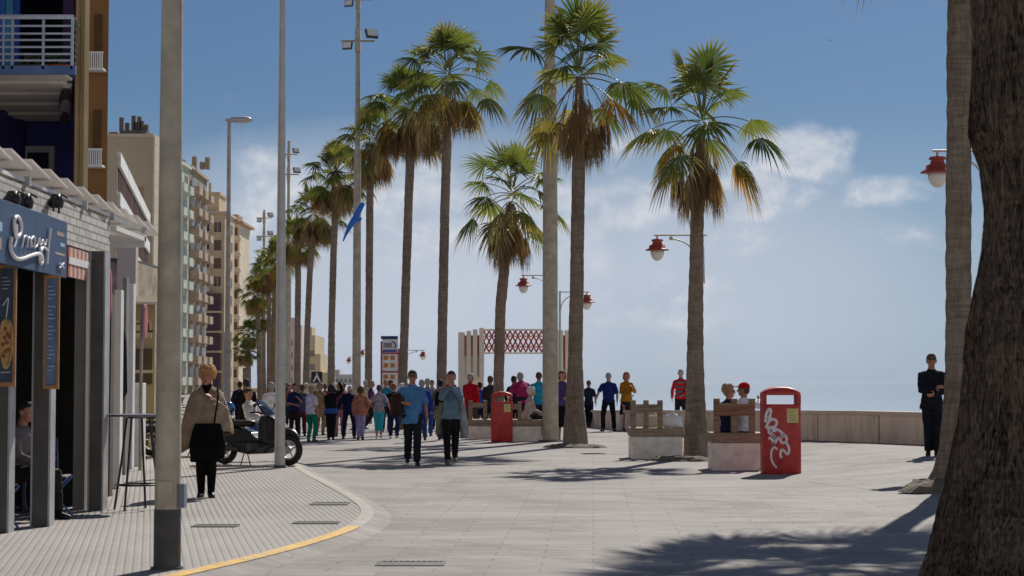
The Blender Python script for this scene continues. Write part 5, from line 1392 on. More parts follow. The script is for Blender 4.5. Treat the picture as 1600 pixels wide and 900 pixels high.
# canopy: tilted pale slats over steel beams
M_slat = mat('canopy_slat', (.74, .71, .68), .55, .1, 2, bump=.1)
_n = M_slat.node_tree; _t = _n.nodes.new('ShaderNodeBsdfTranslucent'); _t.inputs['Color'].default_value = (.72, .68, .65, 1); _m = _n.nodes.new('ShaderNodeMixShader'); _m.inputs[0].default_value = .45
_n.links.new(_n.nodes['Principled BSDF'].outputs[0], _m.inputs[1]); _n.links.new(_t.outputs[0], _m.inputs[2]); _n.links.new(_m.outputs[0], _n.nodes['Material Output'].inputs['Surface'])
yy = 13.0; i = 0
while yy < 25.6:
    m = MB(); zf = 3.93-.018*(yy-18)
    m.add([(-10, yy, zf+.02), (-5.0, yy, zf), (-5.0, yy+.80, zf-.11), (-10, yy+.80, zf-.10), (-10, yy, zf-.01), (-5.0, yy, zf-.03), (-5.0, yy+.80, zf-.14), (-10, yy+.80, zf-.13)],
          [(0, 1, 2, 3), (7, 6, 5, 4), (0, 4, 5, 1), (1, 5, 6, 2), (2, 6, 7, 3), (3, 7, 4, 0)])
    cpart(m, 'canopy_slat', M_slat)
    yy += .78
m = MB(); m.box(-5.14, -5.06, 12.6, 25.7, 3.66, 3.70); m.box(-9.8, -9.6, 12.6, 25.7, 3.7, 3.78); cpart(m, 'canopy_beam', M_white)
m = MB()
for y in (14, 16.6, 19.2, 21.8, 23.3, 25.3): m.box(-5.07, -5.01, y, y+.06, 3.62, 3.72)
cpart(m, 'canopy_strut', M_postl)
m = MB(); m.box(-6.6, -5.0, 25.2, 25.3, 3.42, 3.58); m.box(-5.1, -5.0, 23.4, 25.3, 3.50, 3.56); cpart(m, 'canopy_end_beam', M_white)
m = MB(); m.tube([(-5.05, 25.25, .06), (-5.05, 25.25, 3.5)], .03, 8); 
# striped valance
def stripes(name, a, b2, n, axis='Y'):
    m, N, L, b = node_mat(name)
    tc = N.new('ShaderNodeTexCoord'); sx = N.new('ShaderNodeSeparateXYZ'); L.new(tc.outputs['Object'], sx.inputs[0])
    f = math_node(N, L, 'FRACT', math_node(N, L, 'MULTIPLY', sx.outputs[axis], n)); g_ = math_node(N, L, 'GREATER_THAN', f, .5)
    L.new(mixc(N, L, g_, a, b2), b.inputs['Base Color']); b.inputs['Roughness'].default_value = .9; return m
M_str = stripes('awning_stripes', (.42, .12, .08), (.52, .42, .38), 5)
m = MB(); m.box(-5.05, -5.02, 21.6, 22.15, 2.98, 3.3)
def A_(x, y, xf=-5.04): return S(x, y, xf)
pa = A_(106, 370); pb = A_(137, 378); pc = A_(137, 434); pd = A_(106, 432)
m = MB(); m.box(-5.055, -5.03, pa.y, pb.y, pd.z, 3.12); o = cpart(m, 'awning_valance', M_str)
m = MB(); m.box(-5.028, -5.02, pa.y, pb.y, (pa.z+pd.z)/2-.08, (pa.z+pd.z)/2+.0); cpart(m, 'valance_band', M_white)
# pink striped folded cloth
M_pink = stripes('pink_cloth_stripes', (.62, .44, .42), (.50, .14, .13), 9)
m = MB(); n = 16; vs = []
cl = [(157, 385), (161, 400), (164, 430), (164, 460), (166, 480), (169, 497)]; wd = [2, 6, 9, 9, 7, 3]
Dc = 23.4
for (x, y), w_ in zip(cl, wd):
    c = H(x, y, Dc)
    for k in range(n):
        a = 2*math.pi*k/n; q = 1+.25*math.sin(a*5)
        vs.append((c.x+w_/ppm(Dc)*math.cos(a)*q, c.y+w_/ppm(Dc)*math.sin(a)*q*.7, c.z))
m.add(vs, [(i*n+k, i*n+(k+1) % n, (i+1)*n+(k+1) % n, (i+1)*n+k) for i in range(len(cl)-1) for k in range(n)]+[tuple(range(n)), tuple(5*n+k for k in range(n))], 0, True)
o = m.build('folded_awning', M_pink); tag(o, 'folded pink and red striped cloth hanging at the end of the cafe terrace', 'awning')
# dark folded umbrella further on
m = MB(); m.loft([(0, 0, 1.2, .05, .05), (0, 0, 1.35, .14, .14), (0, 0, 2.2, .12, .12), (0, 0, 2.75, .03, .03)], 14); m.tube([(0, 0, 0), (0, 0, 2.8)], .025, 8)
p = H(186, 560, 30); o = m.build('closed_parasol', fab('26262a')); o.location = (p.x, p.y, .06); tag(o, 'closed dark parasol standing by the white columns', 'parasol')
# floodlamps on the parapet
for (x, y, lab) in ((20, 308, 'black spotlight over the first menu board pointing down at the sign'), (40, 312, 'black twin spotlight above the white lettering'), (88, 312, 'black spotlight on a bracket above the end of the blue sign')):
    p = S(x, y, -4.98)
    t = thing('sign_spotlight', p, lab, 'spotlight', group='spotlights above the cafe sign')
    m = MB(); m.tube([(-.12, 0, -.02), (.05, 0, .06), (.12, 0, .02)], .012, 6); m.build('arm', M_black, t)
    m = MB(); m.loft([(0, 0, -.09, .07, .07), (0, 0, -.02, .085, .085), (0, 0, .06, .05, .05)], 14); m.build('lamp_body', M_black, t)
    m = MB(); m.box(-.02, .02, -.13, .13, .0, .03); m.tube([(0, -.12, 0), (0, -.12, -.14)], .012, 6); m.tube([(0, .12, 0), (0, .12, -.14)], .012, 6); m.build('bracket', M_black, t)
# blue sign
xs = -4.88
a = S(-30, 330, xs); b1 = S(105, 347, xs); lo = S(105, 435, xs).z; hi = S(105, 347, xs).z
sg = thing('cafe_sign', (xs, b1.y, lo), 'dark blue cafe sign with looping white script lettering and small coloured squares', 'sign')
y0 = 16.6
m = MB(); m.box(-.05, 0, y0-b1.y, 0, 0, hi-lo); m.build('sign_board', mat('sign_navy', (.035, .075, .16), .5, .12, 4), sg, bevel=.006)
def sp(x, y): p = S(x, y, xs+.03); return Vector((.02, p.y-b1.y, p.z-lo))
# the board in the photo is drawn in perspective; place strokes in its own plane
def bp(x, y):
    """photo pixel -> board plane"""
    return sp(x, y)
def stroke(m, pts, r):
    P = smooth([bp(*p) for p in pts], 2)
    rr = r if isinstance(r, (int, float)) else r
    m.tube(P, rr, 8, flat=1.0)
m = MB()
stroke(m, [(27, 372), (25, 360), (23, 345), (26, 338), (31, 339), (35, 350), (34, 364), (29, 371), (26, 366)], .02)
stroke(m, [(28, 350), (28, 372), (24, 385)], .013)
stroke(m, [(19, 371), (17, 384), (20, 397), (27, 405), (36, 405), (48, 400), (60, 396), (66, 398), (68, 405), (66, 414), (63, 405), (64, 392), (67, 388)], .021)
stroke(m, [(36, 386), (38, 372), (41, 368), (44, 370)], .012)
stroke(m, [(44, 386), (45, 372), (49, 370), (51, 386)], .012)
stroke(m, [(50, 374), (54, 368), (57, 376), (54, 386), (59, 386), (62, 372)], .012)
stroke(m, [(63, 372), (65, 386), (68, 372), (71, 386), (74, 374)], .012)
stroke(m, [(64, 388), (71, 386), (76, 392)], .012)
stroke(m, [(80, 357), (78, 375), (76, 395), (75, 412)], .015)
for i in range(len(m.v)):
    v_ = m.v[i]; m.v[i] = (v_[0]*1.0, v_[1], v_[2])
m.build('script_lettering', mat('letter_white', (.74, .74, .76), .4), sg)
def rect(x0, y0_, x1, y1_, name, ma, parent, base=b1, z0=lo, xx=.003):
    p = S(x0, y0_, xs); q = S(x1, y1_, xs); m = MB(); m.box(.001, xx, p.y-base.y, q.y-base.y, q.z-z0, p.z-z0); return m.build(name, ma, parent)
rect(89, 361, 100, 371, 'small_motif', mat('motif_tan', (.40, .28, .22), .6), sg); rect(94, 379, 101, 387, 'small_motif', mat('motif_sky', (.33, .47, .68), .6), sg)
rect(86, 393, 101, 401, 'small_motif', mat('motif_beige', (.38, .32, .24), .6), sg)
m = MB()
for (q0, q1) in (((94, 411), (101, 419)), ((101, 411), (94, 419))):
    m.tube([bp(*q0), bp(*q1)], .012, 6)
m.build('small_motif', mat('motif_pale', (.55, .60, .66), .6), sg)
rect(-4, 345, 3, 362, 'small_motif', mat('motif_sky', (.33, .47, .68), .6), sg); rect(-4, 370, 2, 390, 'small_motif', mat('motif_tan', (.4, .28, .22), .6), sg)
# menu boards (turned to face the walkers)
def board(x0, x1, ytl, ytr, ybl, D, label, pizza):
    a = H(x0, ytl, D); b_ = H(x1, ytr, D+ (x1-x0)*.004); zb = H(x0, ybl, D).z
    w = b_.x-a.x; h = a.z-zb; t = thing('menu_board', (a.x, D, zb), label, 'menu board', group='orange framed boards on the cafe posts'); fr = w*.1+.008
    t.rotation_euler.z = .10
    mo = mat('board_frame_orange', (.42, .20, .07), .5, .2, 8)
    m = MB(); m.box(0, w, 0, .04, 0, fr*1.6); m.box(0, w, 0, .04, h-fr*1.4, h); m.box(0, fr, 0, .04, fr*1.6, h-fr*1.4); m.box(w-fr, w, 0, .04, fr*1.6, h-fr*1.4); m.build('frame', mo, t)
    m = MB(); m.box(fr, w-fr, .012, .03, fr*1.6, h-fr*1.4); m.build('slate', mat('board_slate', (.045, .075, .13), .55, .25, 6) if pizza else mat('board_blue', (.13, .21, .36), .55, .25, 6), t)
    M_ch = mat('chalk', (.62, .64, .66), .8); 
    if pizza:
        m = MB(); rng = random.Random(3)
        ns = 22; vs = [(w*.5, .006, h*.36)]
        for k in range(ns):
            a_ = 2*math.pi*k/ns; vs.append((w*.5+w*.33*math.cos(a_), .006, h*.36+h*.20*math.sin(a_)*(1+.06*math.sin(3*a_))))
        m.add(vs, [(0, 1+k, 1+(k+1) % ns) for k in range(ns)]); m.tube([Vector(v_) for v_ in vs[1:]]+[Vector(vs[1])], .012, 6); o = m.build('food_picture', mat('food_yellow', (.50, .32, .12), .6, .35, 14), t)
        m = MB()
        for k in range(9):
            a_ = k*2.4; r_ = .8*math.sqrt((k+.5)/9); x, z = w*.5+w*.28*r_*math.cos(a_), h*.36+h*.17*r_*math.sin(a_); m.ell((x, .003, z), (.018, .004, .022), 8, 6)
        m.build('toppings', mat('food_red', (.35, .07, .04), .6), o)
        m = MB(); m.tube(smooth([Vector((w*.3, .008, h*.66)), Vector((w*.45, .008, h*.7)), Vector((w*.6, .008, h*.74)), Vector((w*.55, .008, h*.65)), Vector((w*.48, .008, h*.56))], 2), .007, 6)
        for k in range(4): m.tube([(w*.25, .008, h*(.80+.03*k)), (w*(.55+.07*(k % 3)), .008, h*(.802+.03*k))], .004, 5)
        m.build('chalk_drawing', M_ch, t); m = MB(); m.tube([(w*.25, .008, h*.115), (w*.75, .008, h*.118)], .006, 5); m.build('chalk_underline', M_ch, t)
    else:
        m = MB()
        for k in range(22):
            z = h*(.90-.035*k); q = .12*((k*7) % 3)
            if k % 5 == 4: continue
            m.tube([(w*.25, .006, z), (w*(.5+q), .006, z)], .006, 5)
        m.build('chalk_lines', M_ch, t)
    return t
board(-4, 31, 413, 416, 604, 18.4, 'orange framed slate with a chalk drawing and a round yellow dish', True)
board(69, 97, 430, 437, 608, 19.55, 'orange framed pale blue board filled with chalk writing', False)
# bar table
p = H(215, 650, 22.3)
t = thing('bar_table', (p.x, 22.3, .06), 'tall black round bar table on thin splayed legs outside the cafe', 'table')
m = MB(); m.tube([(0, 0, 1.115), (0, 0, 1.14)], .36, 40); m.tube([(0, 0, 1.09), (0, 0, 1.115)], .12, 20); m.build('table_top', mat('table_top_grey', (.16, .17, .19), .35, .1, 5), t)
for a in (2.9, .2, 4.4, 1.4):
    m = MB(); m.tube([(.14*math.cos(a), .14*math.sin(a), 1.10), (.20*math.cos(a), .2*math.sin(a), .6), (.29*math.cos(a), .29*math.sin(a), 0)], .014, 8); m.build('leg', M_black, t)
m = MB(); m.torus((0, 0, .30), .245, .012, axis='z'); m.build('foot_ring', M_black, t)
# chairs
def chair(name, loc, rz, label, frame, seatm, group):
    t = thing(name, loc, label, 'chair', rotz=rz, group=group)
    for sd in (-1, 1):
        for fx, bx_ in ((-.22, .20), (.20, -.22)):
            m = MB(); m.tube([(sd*.2, fx, 0), (sd*.2, bx_, .45)], .013, 6); m.build('leg', frame, t)
        m = MB(); m.tube([(sd*.2, .2, .45), (sd*.2, .27, .85)], .013, 6); m.build('back_frame', frame, t)
    m = MB()
    for k in range(5): m.box(-.2, .2, -.2+k*.082, -.135+k*.082, .45, .468)
    m.build('seat', seatm, t)
    m = MB()
    for k in range(3): m.box(-.2, .2, .235+.02*k, .25+.02*k, .58+k*.1, .64+k*.1)
    m.build('backrest', seatm, t)
    return t
M_bl = mat('chair_blue_frame', (.10, .20, .45), .35, .1, 6, metal=.2); M_sl = mat('chair_slats', (.30, .28, .27), .6, .2, 8)
CG2 = 'folding terrace chairs with blue frames'
chair('folding_chair', (-5.42, 19.35, .06), R(70), 'blue framed folding chair between the first two grey posts', M_bl, M_sl, CG2)
chair('folding_chair', (-5.95, 20.35, .06), R(200), 'blue framed folding chair deepest inside the terrace', M_bl, M_sl, CG2)
chair('folding_chair', (-5.25, 21.2, .06), R(95), 'blue framed folding chair past the second grey post', M_bl, M_sl, CG2)
chair('folding_chair', (-5.6, 22.2, .06), R(20), 'blue framed folding chair next to the taupe panel', M_bl, M_sl, CG2)
for (x, y, lab) in ((-6.2, 20.0, 'round terrace table behind the first grey post'), (-5.75, 21.9, 'round terrace table near the taupe panel')):
    t = thing('terrace_table', (x, y, .06), lab, 'table', group='round terrace tables')
    m = MB(); m.tube([(0, 0, .72), (0, 0, .745)], .3, 28); m.build('table_top', M_black, t)
    m = MB(); m.tube([(0, 0, 0), (0, 0, .72)], .03, 10); m.build('pillar', M_black, t)
    m = MB(); m.tube([(0, 0, 0), (0, 0, .02)], .2, 20); m.build('base', M_black, t)
person(None, 70, 0, 'seated guest with a ruddy face in a striped grey top inside the terrace', world=(-5.50, 20.75, .06), sit=.47, H_=1.66, skin_='red', hair='black', top=('long', '6e6468'), bottom=('trousers', '2a2826'), arms=('lap', 'lap'), lean=6)
# no entry sign
p = G(219, 735, .06)
t = thing('road_sign', p, 'round red sign seen edge on atop a grey tube near the white columns', 'road sign')
hz = H(222, 502, p.y).z-.06
m = MB(); m.tube([(0, 0, 0), (0, 0, hz+.3)], .03, 10); m.build('post', M_galv, t)
m = MB(); m.tube([(-.01, -.05, hz), (.012, -.05, hz)], .3, 28); o = m.build('disc', mat('sign_disc', (.50, .36, .36), .4, .2, 4), t); o.rotation_euler.z = R(6); o.location.x = .07
m = MB(); m.tube([(.012, -.05, hz), (.016, -.05, hz)], .3, 28); m.build('disc_face', mat('sign_face_red', (.45, .05, .05), .4), o)
# white cabinet
a = G(205, 729, .06); b_ = G(216, 729, .06)
t = thing('white_cabinet', ((a.x+b_.x)/2, a.y, .06), 'tall white cabinet standing beside the edge on road sign', 'cabinet')
w = (b_.x-a.x)/2+.03; h = 1.5
m = MB(); m.box(-w, w, 0, .5, 0, h); m.build('cabinet_body', M_white, t, bevel=.01)
m = MB(); m.box(-w*.8, w*.8, -.012, -.001, .1, h-.1); m.build('cabinet_door', mat('cab_door', (.6, .6, .62), .5), t)
# ================================================================== BUILDINGS
M_winf = mat('window_frame_white', (.60, .60, .58), .5)
def block(name, label, loc, foot, h, wallm, group=None):
    """foot: local polygon (x,y) of the block"""
    t = thing(name, loc, label, 'building', group=group)
    m = MB(); m.prism(foot, 0, h); m.build('walls', wallm, t)
    return t
WM = {}
def window(parent, p, rz, w, h, glass=M_glass, frame=True, shutter=None):
    key = (round(w, 2), round(h, 2), glass.name, frame)
    if key not in WM:
        m = MB(); m.box(-w/2, w/2, -.02, -.003, 0, h); me = m.mesh('window', glass)
        m = MB(); f = .07
        for bx in ((-w/2-f, -w/2, 0, h), (w/2, w/2+f, 0, h), (-w/2-f, w/2+f, h, h+f), (-w/2-f, w/2+f, -f, 0), (-.03, .03, 0, h)): m.box(bx[0], bx[1], -.06, -.002, bx[2], bx[3])
        WM[key] = (me, m.mesh('frame', M_winf))
    o = inst('window', WM[key][0], parent, p, rz)
    if frame: inst('frame', WM[key][1], o)
    return o
# --- blue balconied building right above the cafe
M_purp = mat('wall_deep_blue', (.07, .075, .30), .8, .15, 1.2)
M_ylw = mat('wall_cream_yellow', (.74, .60, .36), .85, .1, 1)
D = 38.0
bl = thing('blue_apartment_building', (-12, 38, 0), 'deep blue apartment building with a steel railed balcony above the cafe', 'building')
o_ = Vector((-12, 38, 0))
def part(m, name, ma, par=bl, org=o_, bevel=0):
    for i in range(len(m.v)): m.v[i] = tuple(Vector(m.v[i])-org)
    return m.build(name, ma, par, bevel=bevel)
xr = H(118, 300, 31).x; 
xw = H(116, 200, 38).x; m = MB(); m.prism([(-30, 38), (xw, 38), (xw-4.5, 50), (-30, 50)], 0, 10.6); part(m, 'back_wall', M_purp)
m = MB(); m.box(H(2, 200, 38).x-9, H(0, 200, 36).x, 26, 37.99, 0, 10.6); part(m, 'side_wall', M_purp)
# yellow pier
x0, x1 = H(118, 200, 33).x, H(138, 200, 33).x
m = MB(); m.prism([(x0, 33), (x1, 33), (x1*37.99/33-.1, 37.99), (x0*37.99/33+.02, 37.99)], 0, 11); part(m, 'yellow_pier', M_ylw)
m = MB()
for xx in (124, 130): 
    x = H(xx, 200, 33).x; m.box(x-.03, x+.01, 32.95, 32.998, 0, 10.9)
part(m, 'downpipe', mat('pipe_ochre', (.36, .25, .10), .7))
# balcony slab and soffit
Db = 32.0; Dk = 37.9; xk_ = H(113, 190, Dk).x
zt = H(60, 108, Db).z; zb_ = H(60, 116, Db).z; xr = H(118, 110, Db).x
m = MB(); m.box(-20, xr, Db, Db+.06, zb_, zt+.06); part(m, 'balcony_edge', mat('balcony_edge_blue', (.12, .20, .38), .6))
M_soff = mat('soffit_cream', (.86, .80, .66), .7, .06, 2)
xl_n = H(8, 140, 33.5).x; m = MB()
for k in range(9):
    yy0 = Db+.07+k*.64; xq = xr-.05+(xk_-xr)*(yy0+.62-Db)/(Dk-Db); m.box(-13.2, xq, yy0, yy0+.62, zb_-.05*(k % 2), zb_+.05)
part(m, 'soffit', M_soff)
m = MB(); m.prism([(-20, Db+.07), (xr-.02, Db+.07), (xk_, Dk), (-20, Dk)], zb_+.07, zt); part(m, 'balcony_slab', M_purp)
m = MB(); m.box(-13.35, -13.2, Db+.3, Dk, zb_-.22, zb_+.05); part(m, 'soffit_beam', M_soff)
# railing
M_steel = mat('rail_steel', (.42, .44, .46), .35, .1, 6, metal=.6)
m = MB(); ztop = H(60, 26, Db).z
for yy, r in ((24, .045), (38, .02), (50, .02), (60, .02), (71, .02), (82, .02), (92, .02)):
    z = H(60, yy+2, Db).z; m.tube([(-20, Db+.03, z), (xr-.05, Db+.03, z), (xr-.06-.11, Db+.8, z)], r, 6)
part(m, 'railing_bar', M_steel)
for px_ in (-30, 10, 24, 72, 117):
    x = H(px_, 60, Db).x-.05; m = MB(); m.box(x-.02, x+.02, Db, Db+.05, zt, ztop); part(m, 'railing_post', M_steel)
# upper balcony and panels
m = MB(); m.prism([(-20, Db), (xr, Db), (xk_, Dk), (-20, Dk)], zt+3.0, zt+3.25); part(m, 'balcony_slab', M_soff)
for (pa_, pb_, nm, cc_) in ((-10, 8, 'balcony_screen', (.03, .18, .60)), (9, 20, 'balcony_screen', (.08, .36, .55)), (21, 30, 'balcony_screen', (.03, .10, .50)), (98, 115, 'balcony_screen', (.06, .02, .09))):
    m = MB(); m.box(H(pa_, 50, 34).x, H(pb_, 50, 34).x, 34, 34.1, zt, zt+2.9); part(m, nm, mat('screen_%d' % (pa_+20), cc_, .5))
m = MB(); m.box(H(28, 50, 37.5).x, H(96, 50, 37.5).x, 37.8, 37.98, zt+.02, zt+2.5); part(m, 'balcony_door', M_glass)
# folded awning on the balcony side, flower pots
m = MB(); c0 = H(104, 130, 33); c1 = H(101, 188, 36)
m.tube([c0, (c0+c1)/2, c1], [.10, .12, .09], 10); part(m, 'rolled_blind', stripes('blind_stripes', (.55, .52, .45), (.12, .10, .08), 6, 'Z'))
# window of the wall below
zc = H(60, 270, 38).z; za = H(60, 229, 38).z
x0w, x1w = H(36, 250, 38).x, H(86, 250, 38).x
m = MB(); m.box(x0w, x1w, 37.9, 37.985, zc-.6, za); w_ = part(m, 'window', M_winf)
m = MB(); m.box(x0w+.12, x1w-.10, 37.86, 37.895, zc-.5, za-.14); part(m, 'pane', M_glass, w_)
m = MB(); m.box(x0w-3.5, x0w-.9, 37.5, 37.98, 5.2, 9); part(m, 'wall_panel', mat('panel_blue_grey', (.05, .06, .18), .7))
for (px_, mm, lab) in ((88, (.42, .09, .03), 'terracotta planter on the blue balcony edge'), (66, (.16, .17, .10), 'small grey green plant pot on the blue balcony'), (40, (.1, .12, .08), 'dark plant pot near the middle of the blue balcony')):
    p = H(px_, 105, Db+.5); m = MB(); m.loft([(0, 0, 0, .2, .12), (0, 0, .15, .26, .15)], 14, power=3)
    rng = random.Random(px_)
    for q in range(26):
        a = rng.uniform(0, 6.3); r_ = rng.uniform(.02, .2); x, y, z = r_*math.cos(a), .6*r_*math.sin(a), .15+rng.uniform(0, .16)
        m.add([(x, y, z), (x+.05, y+.02, z+.03), (x+.01, y+.03, z+.07)], [(0, 1, 2)], 1)
    o = m.build('flower_pot', [mat('pot_%d' % px_, mm, .8), mat('pot_leaf', (.07, .11, .04), .7)]); o.location = (p.x, p.y, zt); tag(o, lab, 'flower pot', 'pots on the balcony')
# --- brown tower behind
D = 110; xa, xb = H(60, 300, D).x, H(167, 300, D).x
brn = mat('wall_brown', (.24, .115, .035), .85, .12, .4)
t = block('brown_apartment_tower', 'plain brown apartment tower with little white balustrade balconies', (0, 0, 0), [(xa, D), (xb, D), (xb-3.4, D+14), (xa-3.4, D+14)], 36, brn)
for y in (110, 260):
    z0 = H(150, y, D).z; z1 = H(150, y-25, D).z; x0, x1 = H(139, 200, D).x, H(165.5, 200, D).x
    m = MB(); m.box(x0, x1, D-1.0, D-.003, z0-.12, z0); m.box(x0, x1, D-1.0, D-.93, z1-.1, z1)
    for k in range(8): x = x0+(x1-x0)*(k+.5)/8; m.box(x-.035, x+.035, D-.99, D-.95, z0, z1-.1)
    m.build('balcony', M_white, t)
for y in (20, 170):
    z0 = H(150, y+62, D).z; m = MB(); m.box(H(146, 200, D).x, H(158, 200, D).x, D-.06, D-.003, z0, z0+2.3); m.build('window', mat('recess_brown', (.10, .045, .015), .8), t)
# --- white banded building B
M_cr = mat('wall_cream', (.52, .46, .36), .85, .08, .3); M_bei = mat('wall_beige', (.42, .35, .255), .85, .08, .25)
pA = H(180, 600, 140); pB = H(229, 600, 193)
zB = H(180, 236, 140).z
t = block('banded_apartment_building', 'apartment building with long white balcony bands receding beside the beige gable', (0, 0, 0), [(H(150, 0, 140).x-10, 140), (pA.x, 140), (pB.x, 193), (pB.x-25, 193)], zB, M_cr)
dirB = (Vector((pB.x, 193, 0))-Vector((pA.x, 140, 0))); LB = dirB.length; dB = dirB.normalized(); nB = Vector((dB.y, -dB.x, 0))
st = (H(180, 237, 140).z-H(180, 299, 140).z)
for k in range(6):
    z = zB-.2-st*k
    for q in range(5):
        a_ = Vector((pA.x, 140, 0))+dB*(LB*q/5+.4); b_ = Vector((pA.x, 140, 0))+dB*(LB*(q+1)/5)
        m = MB(); A1 = a_; B1_ = b_
        vs = [A1+nB*.01, A1+nB*.22, B1_+nB*.22, B1_+nB*.01]
        m.add([(v_.x, v_.y, z-.9) for v_ in vs]+[(v_.x, v_.y, z+.15) for v_ in vs], [(0, 1, 2, 3), (4, 5, 6, 7), (0, 1, 5, 4), (1, 2, 6, 5), (2, 3, 7, 6), (3, 0, 4, 7)])
        m.build('balcony', M_white, t)
        if z-2.6 > 1:
            mid = (A1+B1_)/2+nB*.03; window(t, (mid.x, mid.y, z-2.75), math.atan2(dB.y, dB.x)+0, LB/5*.97, 1.75, mat('dark_glazing', (.09, .05, .045), .95, .7, .25, spec=.05), False)
# --- beige gable block C
D = 205; xa, xb = H(170, 0, D).x, H(243, 0, D).x; zC = H(200, 214, D).z
t = block('beige_gable_building', 'tall blank beige gable wall with rooftop clutter', (0, 0, 0), [(xa-8, D), (xb, D), (xb, D+7), (xa-8, D+7)], zC, M_bei)
m = MB(); m.box(H(241, 0, D).x, xb+.08, D-.08, D+7.1, 0, zC+.2); m.box(xa-8, xb, D-.1, D+7, zC, zC+.35); m.build('edge_trim', M_cr, t)
m = MB(); m.box(H(186, 0, D).x, H(228, 0, D).x, D+1, D+5, zC, zC+.9)
for px_, hh in ((187, 1.8), (196, 1.2), (206, 2.0), (210, 1.3), (215, 1.9), (219, 1.4), (226, 1.0)): x = H(px_, 0, D).x; m.box(x-.22, x+.22, D+1.5, D+2, zC+.9, zC+.6+hh)
m.build('roof_clutter', mat('roof_dark', (.13, .10, .085), .8, .3, .5), t)
m = MB(); x = H(176, 0, D).x; m.box(x-.5, x+.4, D+1, D+2, zC, zC+.7); m.build('water_tank', mat('tank_red', (.40, .10, .05), .7), t)
m = MB()
for y in (300, 330): x = H(221, 0, D).x; z = H(0, y, D).z; m.box(x-.45, x+.45, D-.05, D-.003, z-.6, z+.6)
m.build('vent_window', mat('gable_window', (.30, .22, .18), .8), t)
for k in range(9):
    z = zC-2.4-2.95*k; window(t, (xb+.02, D+1.2, z), R(90), 1.5, 1.6); window(t, (xb+.02, D+4.6, z), R(90), 1.5, 1.6)
# --- street-facing blocks D, E
def street_block(name, label, x0, x1, D1, D2, h, wallm, bands, winm, bayn, floors=10, bay=.9, group=None, bandm=None, endwin=0):
    """facade along the street at the given pixel columns"""
    A = H(x0, 0, D1); B = H(x1, 0, D2)
    A = Vector((A.x, D1, 0)); B = Vector((B.x, D2, 0)); d = (B-A).normalized(); n_ = Vector((d.y, -d.x, 0)); Lg = (B-A).length
    bk = -n_*14
    t = block(name, label, (0, 0, 0), [(A.x, A.y), (B.x, B.y), (B.x+bk.x, B.y+bk.y), (A.x+bk.x, A.y+bk.y)], h, wallm)
    fh = (h-1.5)/floors; rz = math.atan2(d.y, d.x)
    for k in range(floors):
        z = .9+fh*k+ .9
        for q in range(bayn):
            c = A+d*(Lg*(q+.5)/bayn)+n_*.01
            window(t, (c.x, c.y, z), rz, Lg/bayn*.42, fh*.55, winm, k % 2 == 0)
            if bands:
                w = Lg/bayn*.36; m = MB()
                P_ = [c-d*w, c-d*w*.8+n_*bay, c+d*w*.8+n_*bay, c+d*w]
                m.add([(p.x, p.y, z-.75) for p in P_]+[(p.x, p.y, z+.25) for p in P_], [(0, 1, 2, 3), (4, 5, 6, 7), (0, 1, 5, 4), (1, 2, 6, 5), (2, 3, 7, 6), (3, 0, 4, 7)])
                m.build('balcony', bandm or wallm, t)
    m = MB(); m.prism([(A.x+n_.x*.3-d.x*.3, A.y+n_.y*.3-d.y*.3), (B.x+n_.x*.3+d.x*.3, B.y+n_.y*.3+d.y*.3), (B.x-n_.x*14.3, B.y-n_.y*14.3), (A.x-n_.x*14.3, A.y-n_.y*14.3)], h+.002, h+.4); m.build('cornice', bandm or wallm, t)
    return t, A, B, d, n_, Lg, fh
M_green = mat('wall_pale_green', (.42, .44, .34), .8, .25, .6); M_drk = mat('dark_window', (.035, .045, .075), .2, .4, .8)
street_block('green_apartment_building', 'pale green and white apartment building past the thick pole', 246, 298, 213, 234, H(290, 252, 225).z, M_green, True, M_drk, 5, 9, .8, bandm=mat('band_pale', (.52, .55, .48), .8, .2, 1))
tE = street_block('tan_apartment_building', 'tan apartment block with dark blue windows and a ragged roofline', 299, 326, 236, 252, H(310, 275, 245).z, mat('wall_tan', (.30, .235, .17), .85, .2, .5), True, M_drk, 3, 10, 1.1, bandm=mat('band_tan', (.40, .31, .23), .85, .2, 1))
# end wall windows of the tan block
t = tE[0]
for k in range(9):
    z = 3.2+2.95*k; x = H(306, 0, 236).x-1.6
    for dx in (0, 1.7): window(t, (x-dx-.2, 235.99, z), 0, .8, 1.5, M_drk, False)
x = H(302, 0, 240).x; hE = H(310, 275, 245).z
for dx, hh in ((0, 1.6), (1.0, .9), (1.7, 1.5), (-1.5, 1.2)): m = MB(); m.box(x+dx, x+dx+.55, 240, 241, hE+.4, hE+.4+hh); m.build('chimney', mat('wall_tan', (.3, .235, .17)), t)
M_ac = mat('ac_unit', (.55, .55, .52), .6, .1, 3)
rng = random.Random(12)
for (T_, A_2, d_2, n_2, Lg_2, fh_2, nb) in ((tE[0], tE[1], tE[3], tE[4], tE[5], tE[6], 8),):
    for q in range(nb):
        c = A_2+d_2*(Lg_2*rng.choice([.34, .67])+rng.uniform(-.3, .3))+n_2*.3; z = .9+fh_2*rng.randrange(2, 10)+1.2
        m = MB(); m.box(c.x-.3, c.x+.3, c.y-.4, c.y+.4, z, z+.6); m.build('air_conditioner', M_ac, T_)
for k in range(4):
    m = MB(); x = H(204+8*k, 0, 205).x; m.box(x-.3, x+.3, 204.6, 204.95, zC-6-4.1*k, zC-5.5-4.1*k); m.build('air_conditioner', M_ac, bpy.data.objects['beige_gable_building'])
